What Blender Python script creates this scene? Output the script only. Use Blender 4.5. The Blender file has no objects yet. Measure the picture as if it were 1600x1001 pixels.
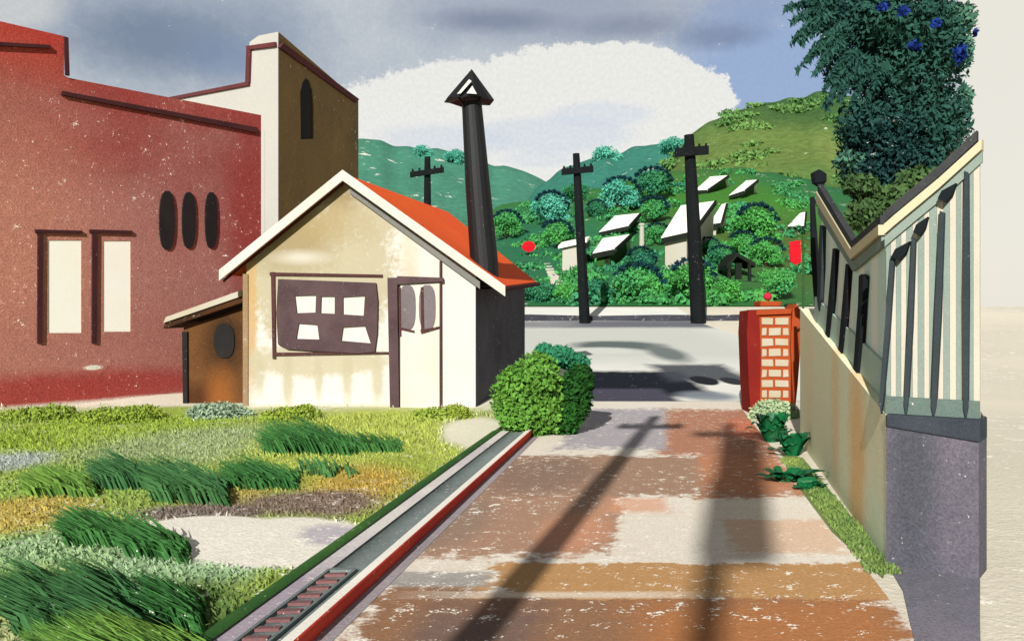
import bpy, bmesh, math, random
import numpy as np
from mathutils import Vector
random.seed(7)
RNG = np.random.default_rng(11)
D = bpy.data
SC = bpy.context.scene
COL = SC.collection

# ------------------------------------------------------------------ camera
F, HY, EYE = 1385.0, 485.0, 2.0          # focal length in px of a 1600 px wide frame, horizon row, eye height
cam = D.objects.new('camera', D.cameras.new('camera')); COL.objects.link(cam)
cam.location = (0, 0, EYE); cam.rotation_euler = (math.radians(90), 0, 0)
cam.data.sensor_width = 36; cam.data.lens = 36 * F / 1600
cam.data.shift_y = -(500.5 - HY) / 1600
cam.data.clip_start = 0.05; cam.data.clip_end = 6000
SC.camera = cam
SC.view_settings.view_transform = 'Standard'; SC.view_settings.look = 'None'
SC.view_settings.exposure = 0.45; SC.view_settings.gamma = 1.0

# ------------------------------------------------------------------ colours and node helpers
def lin(c): return c / 12.92 if c <= 0.04045 else ((c + 0.055) / 1.055) ** 2.4
def rgb(r, g, b, e=1.0):
    c = [lin(v / 255) / e for v in (r, g, b)]; k = min(1.0, 0.86 / max(c))
    return tuple(max(0.004, v * k) for v in c) + (1.0,)

class NT:
    def __init__(s, tree): s.t = tree; s.n = tree.nodes; s.l = tree.links
    def node(s, typ, ins=None, **kw):
        n = s.n.new(typ)
        for k, v in kw.items(): setattr(n, k, v)
        for k, v in (ins or {}).items(): s.put(n.inputs[k], v)
        return n
    def put(s, sock, v):
        if isinstance(v, bpy.types.NodeSocket): s.l.new(v, sock)
        else: sock.default_value = v
    def math(s, op, a, b=0.0, c=None, clamp=False):
        n = s.n.new('ShaderNodeMath'); n.operation = op; n.use_clamp = clamp
        s.put(n.inputs[0], a); s.put(n.inputs[1], b)
        if c is not None: s.put(n.inputs[2], c)
        return n.outputs[0]
    def vec(s, op, a, b=(0, 0, 0)):
        n = s.n.new('ShaderNodeVectorMath'); n.operation = op
        s.put(n.inputs[0], a); s.put(n.inputs[1], b)
        return n.outputs['Value'] if op in ('LENGTH', 'DOT_PRODUCT') else n.outputs[0]
    def noise(s, v, scale, detail=3.0, rough=0.55, dist=0.0):
        n = s.node('ShaderNodeTexNoise', {'Vector': v, 'Scale': scale, 'Detail': detail, 'Roughness': rough, 'Distortion': dist})
        return n.outputs['Fac']
    def ramp(s, v, a, b, c=0.0, d=1.0):
        n = s.node('ShaderNodeMapRange', {'Value': v, 'From Min': a, 'From Max': b, 'To Min': c, 'To Max': d}); n.clamp = True
        return n.outputs[0]
    def mix(s, f, a, b, mode='MIX'):
        n = s.n.new('ShaderNodeMix'); n.data_type = 'RGBA'; n.blend_type = mode
        s.put(n.inputs[0], f); s.put(n.inputs[6], a); s.put(n.inputs[7], b)
        return n.outputs[2]
    def layers(s, base, vec, layers, rag, soft_default=0.12):
        """each layer: (cx,cy,cz, hx,hy,hz, colour[, opacity[, softness[, shape]]]) with a ragged edge"""
        c = base
        for L in layers:
            cx, cy, cz, hx, hy, hz, colour = L[:7]
            op = L[7] if len(L) > 7 else 1.0
            so = L[8] if len(L) > 8 else soft_default
            box = len(L) > 9 and L[9] == 'box'
            v = s.vec('SUBTRACT', vec, (cx, cy, cz))
            v = s.vec('MULTIPLY', v, (1 / hx, 1 / hy, 1 / hz if hz else 0.0))
            if box:
                v = s.vec('ABSOLUTE', v)
                sp = s.node('ShaderNodeSeparateXYZ', {0: v})
                d = s.math('MAXIMUM', s.math('MAXIMUM', sp.outputs[0], sp.outputs[1]), sp.outputs[2])
            else:
                d = s.vec('LENGTH', v)
            d = s.math('ADD', d, rag)
            m = s.ramp(d, 1 + so, 1 - so, 0.0, op)
            c = s.mix(m, c, colour)
        return c

# ------------------------------------------------------------------ world: broken cloud over a physical sky
SUN_EL = math.radians(25.0)
SUN_DIR = Vector((0.26, 1.0, 0)).normalized()            # the way the light travels over the ground
W = D.worlds.new('World'); SC.world = W; W.use_nodes = True
w = NT(W.node_tree); w.n.clear()
def az(px): return math.atan((px - 800) / F)
def el(px, py): return math.atan((HY - py) / math.hypot(F, px - 800))
tc = w.node('ShaderNodeTexCoord')
sp = w.node('ShaderNodeSeparateXYZ', {0: tc.outputs['Generated']})
a_ = w.math('ARCTAN2', sp.outputs[0], sp.outputs[1]); e_ = w.math('ARCSINE', sp.outputs[2])
sv = w.node('ShaderNodeCombineXYZ', {0: a_, 1: e_, 2: 0.0}).outputs[0]
def skl(x0, y0, x1, y1, colour, op=1.0, so=0.3, shape='ell'):
    mx, my = (x0 + x1) / 2, (y0 + y1) / 2
    return (az(mx), el(mx, my), 0, abs(az(x1) - az(x0)) / 2, abs(el(mx, y0) - el(mx, y1)) / 2, 0, colour, op, so, shape)
big = w.noise(sv, 7.0, 4, 0.6); fine = w.noise(sv, 85.0, 5, 0.75); grain = w.noise(sv, 230.0, 3, 0.7)
rag = w.math('ADD', w.math('MULTIPLY', w.math('SUBTRACT', big, 0.5), 0.5), w.math('MULTIPLY', w.math('SUBTRACT', fine, 0.5), 0.6))
base = w.mix(w.ramp(big, 0.35, 0.65), rgb(178, 186, 196), rgb(200, 205, 208))
LY = [
    skl(90, -20, 470, 140, rgb(116, 132, 156), 0.8, 0.6),
    skl(130, 20, 330, 110, rgb(98, 112, 138), 0.4, 0.5),
    skl(290, 60, 420, 130, rgb(120, 138, 168), 0.6, 0.5),
    skl(-100, -50, 95, 45, rgb(205, 206, 204), 0.9, 0.25),
    skl(640, -20, 1130, 66, rgb(154, 162, 178), 0.8, 0.5),
    skl(690, 18, 860, 48, rgb(118, 128, 150), 0.7, 0.6),
    skl(900, 25, 1080, 60, rgb(124, 133, 155), 0.6, 0.6),
    skl(1040, 10, 1400, 230, rgb(150, 172, 208), 0.95, 0.35),
    skl(1060, 35, 1190, 75, rgb(112, 126, 156), 0.7, 0.5),
    skl(1080, -20, 1260, 40, rgb(138, 158, 196), 0.6, 0.5),
    skl(430, 128, 900, 330, rgb(245, 243, 236), 1.0, 0.05),
    skl(560, 96, 900, 250, rgb(245, 243, 236), 1.0, 0.04),
    skl(700, 72, 1080, 240, rgb(245, 243, 236), 1.0, 0.04),
    skl(860, 66, 1076, 170, rgb(245, 243, 236), 1.0, 0.04),
    skl(960, 100, 1152, 232, rgb(245, 243, 236), 1.0, 0.03),
    skl(480, 170, 1000, 400, rgb(243, 241, 235), 1.0, 0.05),
    skl(760, 150, 1060, 320, rgb(245, 243, 236), 1.0, 0.05),
    skl(1060, 140, 1156, 182, rgb(245, 243, 236), 1.0, 0.04),
    skl(600, 196, 800, 246, rgb(210, 217, 228), 0.55, 0.25),
    skl(740, 182, 980, 240, rgb(210, 217, 228), 0.6, 0.2),
    skl(860, 160, 1010, 200, rgb(214, 220, 230), 0.6, 0.2),
    skl(790, 235, 900, 262, rgb(214, 220, 230), 0.5, 0.3),
]
skyc = w.layers(base, sv, LY, rag)
skyc = w.mix(w.ramp(grain, 0.42, 0.60, 0.10, 0.0), skyc, rgb(120, 135, 160))
skyc = w.mix(w.ramp(w.math('ADD', fine, w.math('MULTIPLY', grain, 0.35)), 0.86, 0.90, 0.0, 0.85), skyc, rgb(238, 236, 228))
edge = w.math('ADD', a_, w.math('MULTIPLY', w.math('SUBTRACT', fine, 0.5), 0.03))
skyc = w.mix(w.ramp(edge, az(1500) - .004, az(1500) + .004), skyc, rgb(233, 229, 217))
zen = w.ramp(e_, math.radians(21), math.radians(42))
skyc = w.mix(zen, skyc, rgb(112, 114, 120))  # unseen sky overhead darkened to deepen the shadows on the ground
back = w.ramp(sp.outputs[1], 0.1, -0.3)
skyc = w.mix(back, skyc, rgb(130, 130, 132))
st = w.node('ShaderNodeTexSky'); st.sky_type = 'NISHITA'; st.sun_disc = False
st.sun_elevation = SUN_EL; st.sun_rotation = math.atan2(-SUN_DIR.x, -SUN_DIR.y) % (2 * math.pi)
skyn = w.mix(1.0, st.outputs[0], (0.06, 0.06, 0.06, 1), 'MULTIPLY')
skyn = w.mix(0.9, skyn, skyc)
bg = w.node('ShaderNodeBackground', {'Color': skyn, 'Strength': 0.80})
w.l.new(bg.outputs[0], w.node('ShaderNodeOutputWorld').inputs[0])

sun = D.lights.new('sun', 'SUN'); sun.energy = 5.0; sun.angle = math.radians(0.35); sun.color = (1.0, 0.972, 0.925)
so_ = D.objects.new('sun', sun); COL.objects.link(so_); so_.location = (0, -20, 30)
ld = Vector((SUN_DIR.x * math.cos(SUN_EL), SUN_DIR.y * math.cos(SUN_EL), -math.sin(SUN_EL)))
so_.rotation_euler = ld.to_track_quat('-Z', 'Y').to_euler()

# ------------------------------------------------------------------ surface materials
EF, EG, EH = 1.95, 0.98, 1.35            # how strongly fronts, level ground and slopes are lit
CREAM = (236, 231, 216)
def paint(name, c1, c2=None, scale=1.0, e=1.0, fleck=0.25, grainy=0.35, layers=(), rough=0.85, u_space=False,
          fleck_col=None, spread=0.5, bump=0.25, island=0.0, rag_scale=None, ragamp=0.5, ragfine=0.9):
    """hand laid, mottled colour: two tones drifting into each other, granulated, with small bare flecks"""
    m = D.materials.new(name); m.use_nodes = True
    t = NT(m.node_tree); t.n.clear()
    g = t.node('ShaderNodeNewGeometry')
    pos = g.outputs['Position']
    if u_space:
        q = t.node('ShaderNodeSeparateXYZ', {0: pos})
        pos = t.node('ShaderNodeCombineXYZ', {0: t.math('SUBTRACT', q.outputs[0], t.math('MULTIPLY', q.outputs[1], 0.1733)), 1: q.outputs[1], 2: q.outputs[2]}).outputs[0]
    n1 = t.noise(pos, 0.55 * scale, 4, 0.6, 0.6)
    n2 = t.noise(pos, 9.0 * scale, 5, 0.72)
    n3 = t.noise(pos, 42.0 * scale, 3, 0.7)
    A = rgb(*c1, e); B = rgb(*(c2 or tuple(v * 0.82 for v in c1)), e)
    c = t.mix(t.ramp(n1, 0.5 - spread * .4, 0.5 + spread * .4), A, B)
    rag = t.math('ADD', t.math('MULTIPLY', t.math('SUBTRACT', t.noise(pos, (rag_scale or 2.2 * scale), 3), 0.5), ragamp),
                 t.math('MULTIPLY', t.math('SUBTRACT', n2, 0.5), ragamp * ragfine))
    if layers: c = t.layers(c, pos, [tuple(list(L[:6]) + [rgb(*L[6], e)] + list(L[7:])) for L in layers], rag)
    c = t.mix(t.ramp(n3, 0.38, 0.62, grainy, 0.0), c, (0.25, 0.25, 0.25, 1), 'MULTIPLY')
    c = t.mix(t.ramp(n2, 0.35, 0.7, grainy * 0.5, 0.0), c, (0.45, 0.42, 0.42, 1), 'MULTIPLY')
    if island:
        c = t.mix(t.ramp(g.outputs['Random Per Island'], 0.0, 1.0, 0.0, island), c, (0.32, 0.36, 0.42, 1), 'MULTIPLY')
    if fleck:
        ff = t.math('ADD', t.math('MULTIPLY', n2, 0.8), t.math('MULTIPLY', n3, 0.5))
        ff = t.math('ADD', ff, t.math('MULTIPLY', n1, 0.25))
        th = 0.98 - 0.22 * fleck
        c = t.mix(t.ramp(ff, th - 0.012, th + 0.02), c, rgb(*(fleck_col or CREAM), e))
    b = t.node('ShaderNodeBsdfPrincipled', {'Base Color': c, 'Roughness': rough})
    b.inputs['Specular IOR Level'].default_value = 0.08 if rough > 0.6 else 0.3
    if bump:
        bp = t.node('ShaderNodeBump', {'Height': t.math('ADD', n3, n2), 'Strength': bump, 'Distance': 0.02 / scale})
        t.l.new(bp.outputs[0], b.inputs['Normal'])
    t.l.new(b.outputs[0], t.node('ShaderNodeOutputMaterial').inputs[0])
    return m

# ------------------------------------------------------------------ geometry helpers
def P(px, py, Y): return Vector(((px - 800) * Y / F, Y, EYE - (py - HY) * Y / F))
def G(px, py, z=0.0):
    Y = (EYE - z) * F / (py - HY); return Vector(((px - 800) * Y / F, Y, z))
def R(u, Y, z=0.0): return Vector((u + 0.1733 * Y, Y, z))
class Plane:
    """an upright wall plane through two ground points; at(px, py, out) is the spot of the wall seen there"""
    def __init__(s, a, b):
        s.a = Vector((a[0], a[1], 0)); d = Vector((b[0], b[1], 0)) - s.a; s.d = d.normalized()
        s.n = Vector((s.d.y, -s.d.x, 0))
        if s.n.dot(-s.a) < 0: s.n = -s.n
    def at(s, px, py, out=0.0):
        r = Vector(((px - 800) / F, 1, -(py - HY) / F)); t = (s.a).dot(s.n) / r.dot(s.n)
        return Vector((0, 0, EYE)) + r * t + s.n * out

def link(name, me, mat=None, parent=None):
    o = D.objects.new(name, me); COL.objects.link(o)
    if mat: me.materials.append(mat)
    if parent:
        o.parent = parent; o.location = -Vector(parent.location)
    return o
def tag(o, label, cat, group=None):
    o['label'] = label; o['category'] = cat
    if group: o['group'] = group
    return o
def thing(name, loc, label, cat, group=None):
    o = D.objects.new(name, None); o.empty_display_size = 0.2; COL.objects.link(o); o.location = loc
    return tag(o, label, cat, group)
def struct(name, me, mat, kind='structure'):
    o = link(name, me, mat); o['kind'] = kind; return o
def rebase(o):
    """move a single mesh object's origin to its base"""
    vs = o.data.vertices; n = len(vs); a = np.empty(n * 3); vs.foreach_get('co', a); a = a.reshape(-1, 3)
    b = np.array([(a[:, 0].min() + a[:, 0].max()) / 2, (a[:, 1].min() + a[:, 1].max()) / 2, a[:, 2].min()])
    vs.foreach_set('co', (a - b).ravel()); o.location = b; return o

class MB:
    def __init__(s): s.b = bmesh.new()
    def face(s, pts):
        return s.b.faces.new([s.b.verts.new(p) for p in pts])
    def prism(s, pts, ext):
        ext = Vector(ext); pts = [Vector(p) for p in pts]; n = len(pts)
        a = [s.b.verts.new(p) for p in pts]; c = [s.b.verts.new(p + ext) for p in pts]
        s.b.faces.new(a); s.b.faces.new(c[::-1])
        for i in range(n): s.b.faces.new((a[i], c[i], c[(i + 1) % n], a[(i + 1) % n]))
        return s
    def hull(s, q):                                        # eight corners: 0-3 bottom, 4-7 top
        v = [s.b.verts.new(p) for p in q]
        for f in ((3, 2, 1, 0), (4, 5, 6, 7), (0, 1, 5, 4), (1, 2, 6, 5), (2, 3, 7, 6), (3, 0, 4, 7)): s.b.faces.new([v[i] for i in f])
        return s
    def box(s, c, h, rz=0.0):
        c = Vector(c); ca, sa = math.cos(rz), math.sin(rz); q = []
        for z in (-1, 1):
            for x, y in ((-1, -1), (1, -1), (1, 1), (-1, 1)):
                q.append(c + Vector((x * h[0] * ca - y * h[1] * sa, x * h[0] * sa + y * h[1] * ca, z * h[2])))
        return s.hull(q)
    def holed(s, outer, holes, ext):
        b = bmesh.new(); ed = []
        for loop in [outer] + holes:
            vs = [b.verts.new(p) for p in loop]
            ed += [b.edges.new((vs[i], vs[(i + 1) % len(vs)])) for i in range(len(vs))]
        bmesh.ops.triangle_fill(b, use_beauty=True, edges=ed)
        r = bmesh.ops.extrude_face_region(b, geom=b.faces[:])
        bmesh.ops.translate(b, vec=Vector(ext), verts=[g for g in r['geom'] if isinstance(g, bmesh.types.BMVert)])
        me = D.meshes.new('t'); b.to_mesh(me); b.free(); s.b.from_mesh(me); D.meshes.remove(me)
        return s
    def tube(s, pts, rad, seg=10, cap=True, wob=0.0):
        pts = [Vector(p) for p in pts]; rings = []
        for i, p in enumerate(pts):
            d = (pts[min(i + 1, len(pts) - 1)] - pts[max(i - 1, 0)]).normalized()
            x = d.cross(Vector((0.03, 1, 0.02))).normalized(); y = d.cross(x).normalized()
            r = rad[i] if isinstance(rad, (list, tuple)) else rad
            rings.append([s.b.verts.new(p + (x * math.cos(2 * math.pi * k / seg) + y * math.sin(2 * math.pi * k / seg)) * r * (1 + wob * random.uniform(-1, 1))) for k in range(seg)])
        for a, c in zip(rings, rings[1:]):
            for k in range(seg): s.b.faces.new((a[k], a[(k + 1) % seg], c[(k + 1) % seg], c[k]))
        if cap: s.b.faces.new(rings[0][::-1]); s.b.faces.new(rings[-1])
        return s
    def build(s, name, mat, parent=None, smooth=False, bevel=0.0):
        bmesh.ops.recalc_face_normals(s.b, faces=s.b.faces[:])
        if bevel: bmesh.ops.bevel(s.b, geom=s.b.edges[:], offset=bevel, segments=1, affect='EDGES', clamp_overlap=True)
        me = D.meshes.new(name); s.b.to_mesh(me); s.b.free()
        if smooth: me.polygons.foreach_set('use_smooth', [True] * len(me.polygons))
        return link(name, me, mat, parent)
def mesh_np(name, v, f):
    me = D.meshes.new(name); v = np.asarray(v, dtype=np.float64); f = np.asarray(f)
    me.vertices.add(len(v)); me.vertices.foreach_set('co', v.ravel())
    k = f.shape[1]; me.loops.add(f.size); me.polygons.add(len(f))
    me.loops.foreach_set('vertex_index', f.ravel().astype(np.int32))
    me.polygons.foreach_set('loop_start', np.arange(0, f.size, k, dtype=np.int32))
    me.update(calc_edges=True); me.validate(); return me
def grid_mesh(name, pts, nu, nv, smooth=True):
    i = np.arange(nu * nv).reshape(nu, nv)
    f = np.stack([i[:-1, :-1], i[1:, :-1], i[1:, 1:], i[:-1, 1:]], -1).reshape(-1, 4)
    me = mesh_np(name, pts, f)
    if smooth: me.polygons.foreach_set('use_smooth', [True] * len(me.polygons))
    return me
def vnoise(x, y, s=0):
    """smooth value noise on arrays"""
    def h(i, j): return np.modf(np.abs(np.sin(i * 127.1 + j * 311.7 + s * 74.7) * 43758.5453))[0]
    xi, yi = np.floor(x), np.floor(y); a, b = x - xi, y - yi
    a = a * a * (3 - 2 * a); b = b * b * (3 - 2 * b)
    return (h(xi, yi) * (1 - a) + h(xi + 1, yi) * a) * (1 - b) + (h(xi, yi + 1) * (1 - a) + h(xi + 1, yi + 1) * a) * b

def leaf_mesh(name, blobs, n, size, aspect=2.2, shell=0.55, droop=0.0, flat=0.0, rng=RNG):
    """leaf shaped faces spread through the volume of several ellipsoids (cx,cy,cz,rx,ry,rz)"""
    B = np.array(blobs, float); vol = (B[:, 3] * B[:, 4] * B[:, 5]) ** 0.8; w_ = vol / vol.sum()
    k = rng.choice(len(B), n, p=w_)
    d = rng.normal(size=(n, 3)); d /= np.linalg.norm(d, axis=1)[:, None]
    r = shell + (1 - shell) * rng.random(n) ** 0.6
    r *= 1 + 0.16 * (rng.random(n) - 0.4)
    c = B[k, :3] + d * B[k, 3:6] * r[:, None]
    a = rng.normal(size=(n, 3)) * (1 - droop) + np.array([0, 0, -1.0]) * droop * 1.6 + d * 0.5
    a /= np.linalg.norm(a, axis=1)[:, None]
    b = np.cross(a, d + rng.normal(size=(n, 3)) * 0.6); b /= np.linalg.norm(b, axis=1)[:, None] + 1e-9
    L = size * (0.6 + 0.8 * rng.random(n))[:, None]; Wd = L / aspect
    v = np.stack([c - a * L * .5, c + b * Wd * .5 - a * L * .05, c + a * L * .5, c - b * Wd * .5 - a * L * .05], 1).reshape(-1, 3)
    return mesh_np(name, v, np.arange(n * 4).reshape(-1, 4))
def blade_mesh(name, roots, h, wd, lean, jit=0.35, rng=RNG, face=None):
    n = len(roots); h = (h * (0.6 + 0.7 * rng.random(n)))[:, None]
    ang = rng.random(n) * math.pi if face is None else face + rng.normal(size=n) * 0.5
    s = np.stack([np.cos(ang), np.sin(ang), np.zeros(n)], 1) * wd * (0.6 + 0.8 * rng.random(n))[:, None]
    l = np.array(lean)[None, :] + rng.normal(size=(n, 3)) * jit * np.array([1, 1, 0])
    m = roots + (np.array([0, 0, .58]) + l * .28) * h; t = roots + (np.array([0, 0, .9]) + l * .95) * h
    v = np.stack([roots - s, roots + s, m + s * .8, m - s * .8, t], 1).reshape(-1, 3)
    i = np.arange(n)[:, None] * 5
    f = np.concatenate([i + np.array([0, 1, 2, 3]), i + np.array([3, 2, 4, 4])]).astype(int)
    q = f[:n]; tr = f[n:, :3]
    me = D.meshes.new(name); me.from_pydata(v.tolist(), [], q.tolist() + tr.tolist()); return me

# ------------------------------------------------------------------ ground, road, kerb
def gz(Y):
    return float(np.interp(Y, [-1e4, 22, 45, 52, 1e4], [0, 0, 1.35, 2.22, 2.22]))
xs = [-900, -300, -100, -40, -20, -10, 0, 10, 20, 40, 100, 300, 900]; ys = [-200, -60, -20, 0, 10, 22, 28, 34, 40, 45, 48, 52, 60, 200, 900, 3000]
M_ground = paint('pale_earth', (222, 214, 194), (205, 198, 180), 0.35, EG, 0.4, 0.12, spread=0.7)
struct('ground', grid_mesh('ground', [(x, y, gz(y)) for x in xs for y in ys], len(xs), len(ys), False), M_ground)

def ubox(x0, y0, x1, y1, col, op=1.0, so=0.1, shape='box', z=0.0):
    ym = (y0 + y1) / 2
    Ya, Yb = (EYE - z) * F / (y1 - HY), (EYE - z) * F / (y0 - HY)
    u0, u1 = (x0 - 1040) * (EYE - z) / (ym - HY), (x1 - 1040) * (EYE - z) / (ym - HY)
    return ((u0 + u1) / 2, (Ya + Yb) / 2, 0, abs(u1 - u0) / 2, (Yb - Ya) / 2, 0, col, op, so, shape)
road_layers = [
    ubox(380, 918, 1530, 1400, (150, 112, 84), 1, 0.06),
    ubox(980, 935, 1530, 1400, (178, 120, 76), 1, 0.25),
    ubox(500, 940, 760, 1400, (122, 100, 90), 0.9, 0.3),
    ubox(760, 880, 1400, 935, (190, 146, 98), 1, 0.05),
    ubox(595, 893, 765, 916, (160, 156, 150), 0.9, 0.2),
    ubox(690, 770, 958, 868, (174, 138, 114), 1, 0.06),
    ubox(840, 800, 950, 866, (206, 148, 116), 0.8, 0.3, 'ell'),
    ubox(640, 780, 760, 860, (150, 128, 112), 0.8, 0.3, 'ell'),
    ubox(735, 712, 1225, 775, (166, 134, 112), 1, 0.06),
    ubox(1090, 690, 1230, 772, (194, 134, 100), 0.95, 0.15),
    ubox(770, 715, 930, 770, (140, 116, 102), 0.8, 0.3, 'ell'),
    ubox(1140, 812, 1305, 864, (222, 190, 162), 0.9, 0.12),
    ubox(950, 778, 1040, 800, (222, 160, 124), 0.7, 0.3),
    ubox(1030, 640, 1215, 712, (180, 128, 102), 1, 0.08),
    ubox(895, 640, 1040, 700, (174, 168, 172), 1, 0.08),
    ubox(1140, 655, 1190, 685, (212, 110, 74), 0.6, 0.3, 'ell'),
    ubox(700, 925, 1060, 934, (232, 222, 204), 0.65, 0.45),
]
M_road = paint('worn_brown_road', (232, 226, 212), (226, 214, 196), 0.8, EG, 0.42, 0.22, road_layers, u_space=True, ragamp=0.5, rag_scale=1.3, ragfine=1.7)
v = []; yy = [-40, -20, 0] + list(np.linspace(2, 22, 30)); uu = [-2.04, -1, 0, 1, 1.55]
struct('road', grid_mesh('road', [tuple(R(u, y, 0.004)) for u in uu for y in yy], len(uu), len(yy), False), M_road)

def cbox(x0, y0, x1, y1, col, op=1.0, so=0.12, shape='box'):
    # a box on the rising far ground (its height follows gz)
    def hit(px, py):
        Y = 20.0
        for _ in range(60): Y = max(19.0, Y + 0.6 * ((EYE - gz(Y)) * F / (py - HY) - Y)); Y = min(Y, 51)
        return Y
    def solve(py):
        Ys = np.linspace(17, 51.9, 700); p = np.array([HY + (EYE - gz(Y)) * F / Y for Y in Ys]); return float(Ys[np.argmin(abs(p - py))])
    Ya, Yb = solve(y1), solve(y0); Ym = (Ya + Yb) / 2
    return ((x0 + x1 - 1600) / 2 * Ym / F, Ym, 0, (x1 - x0) / 2 * Ym / F, (Yb - Ya) / 2, 0, col, op, so, shape)
cross_layers = [
    cbox(760, 510, 1170, 566, (196, 198, 190), 0.9, 0.3),
    cbox(895, 533, 1035, 548, (96, 106, 104), 1, 0.25, 'ell'), cbox(890, 543, 1000, 553, (206, 208, 200), 1, 0.3, 'ell'),
    cbox(1015, 540, 1070, 566, (112, 120, 118), 1, 0.35, 'ell'),
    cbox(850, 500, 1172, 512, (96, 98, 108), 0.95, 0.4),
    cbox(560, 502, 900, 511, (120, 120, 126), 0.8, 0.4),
    cbox(915, 580, 1090, 620, (22, 26, 36), 1, 0.12),  # dark band of shade across the street, put into its colour
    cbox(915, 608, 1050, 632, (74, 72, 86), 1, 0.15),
    cbox(1030, 570, 1150, 596, (66, 70, 78), 0.95, 0.2),  # right part of the painted shade band
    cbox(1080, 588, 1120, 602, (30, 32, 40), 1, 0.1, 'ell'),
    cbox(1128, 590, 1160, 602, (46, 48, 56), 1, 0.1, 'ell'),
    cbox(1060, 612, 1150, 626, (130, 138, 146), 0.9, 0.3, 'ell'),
]
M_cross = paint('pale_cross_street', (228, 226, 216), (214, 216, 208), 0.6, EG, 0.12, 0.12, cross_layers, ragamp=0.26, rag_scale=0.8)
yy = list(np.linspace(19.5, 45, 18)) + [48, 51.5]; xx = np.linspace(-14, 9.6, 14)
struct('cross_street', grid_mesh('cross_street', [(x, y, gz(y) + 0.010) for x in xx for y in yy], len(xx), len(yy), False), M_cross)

M_lw = paint('dark_low_wall', (84, 86, 96), (60, 62, 70), 0.5, 1.3, 0.25, 0.35)
mb = MB()
lwx = [(560, 46.2), (700, 46.0), (830, 45.8), (930, 46.0), (1040, 45.7), (1120, 45.9), (1190, 46.0), (1262, 46.3)]
for (a_, ya), (b_, yb) in zip(lwx, lwx[1:]):
    pa, pb = Vector(((a_ - 800) * ya / F, ya, gz(ya) - .05)), Vector(((b_ - 800) * yb / F, yb, gz(yb) - .05)); t_ = Vector((0, .3, 0)); h1 = Vector((0, 0, .30 + .05 * (a_ % 3))); h2 = Vector((0, 0, .30 + .05 * (b_ % 3)))
    mb.hull([pa, pb, pb + t_, pa + t_, pa + h1, pb + h2, pb + t_ + h2, pa + t_ + h1])
o = rebase(mb.build('low_wall', M_lw)); tag(o, 'long low dark stone wall behind the utility poles across the street', 'wall')

def strip(name, prof, y0, y1, mat, n=24, kind='structure'):
    pts = []; yy = np.linspace(y0, y1, n)
    for u, z in prof:
        k = (EYE - z) / EYE
        pts += [tuple(R(u * k, y, z)) for y in yy]
    return struct(name, grid_mesh(name, pts, len(prof), n, False), mat)
Y1 = 14.0
M_edge = paint('dark_grass_edge', (44, 84, 44), (70, 110, 50), 1.5, EG, 0.15, 0.3)
M_pave = paint('pale_pavement', (226, 222, 210), (188, 178, 184), 0.9, EG, 0.3, 0.2, [(-2.5, 4.5, 0, 0.6, 2.0, 0, (164, 152, 162), 0.95, 0.2, 'box')], u_space=True)
M_grey = paint('grey_channel', (138, 150, 146), (120, 130, 128), 1.3, EG, 0.22, 0.35)
M_kerbtop = paint('white_kerb_paint', (238, 234, 222), (224, 220, 208), 1.3, EG, 0.1, 0.12)
M_red = paint('red_kerb_paint', (164, 56, 50), (182, 66, 50), 1.1, 0.62, 0.16, 0.25)
M_gut = paint('gutter', (172, 164, 168), (150, 142, 146), 1.0, EG, 0.2, 0.3)
strip('grass_edge', [(-2.88, 0.10), (-2.83, 0.14), (-2.76, 0.115)], -20, Y1, M_edge)
strip('pavement', [(-2.76, 0.10), (-2.60, 0.10)], -20, Y1, M_pave)
strip('channel', [(-2.60, 0.105), (-2.585, 0.085), (-2.345, 0.085), (-2.335, 0.12)], -20, Y1, M_grey)
strip('kerb', [(-2.335, 0.12), (-2.26, 0.125)], -20, Y1, M_kerbtop)
strip('kerb_face', [(-2.26, 0.125), (-2.235, 0.115), (-2.14, 0.008)], -20, Y1, M_red)
strip('gutter', [(-2.14, 0.008), (-2.02, 0.008)], -20, Y1, M_gut)
# storm drain grating in the channel
M_grate = paint('rusty_red_iron', (134, 96, 94), (116, 84, 86), 2, EG, 0.15, 0.35)
M_gfr = paint('grey_iron', (118, 128, 126), (104, 112, 112), 2, EG, 0.1, 0.3)
k = (EYE - 0.095) / EYE
gr = thing('storm_drain', R(-2.49 * k, 5.3, 0.085), 'rusty red barred drain grating set in the grey channel beside the kerb', 'drain')
mb = MB()
for u0, u1 in ((-2.60, -2.575), (-2.40, -2.375)):
    mb.hull([R(a * k, y, z) for z in (0.088, 0.112) for a, y in ((u0, 4.4), (u1, 4.4), (u1, 6.5), (u0, 6.5))])
for y in (4.4, 6.5): mb.hull([R(a * k, b, z) for z in (0.088, 0.110) for a, b in ((-2.574, y - .03), (-2.402, y - .03), (-2.402, y + .03), (-2.574, y + .03))])
mb.build('drain_frame', M_gfr, gr)
for i in range(13):
    y = 4.5 + i * 0.155
    mb = MB(); mb.hull([R(a * k, b, z) for z in (0.088, 0.108) for a, b in ((-2.57, y), (-2.42, y + 0.01), (-2.42, y + 0.06), (-2.56, y + 0.05))])
    mb.build('drain_bar', M_grate, gr)

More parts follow.
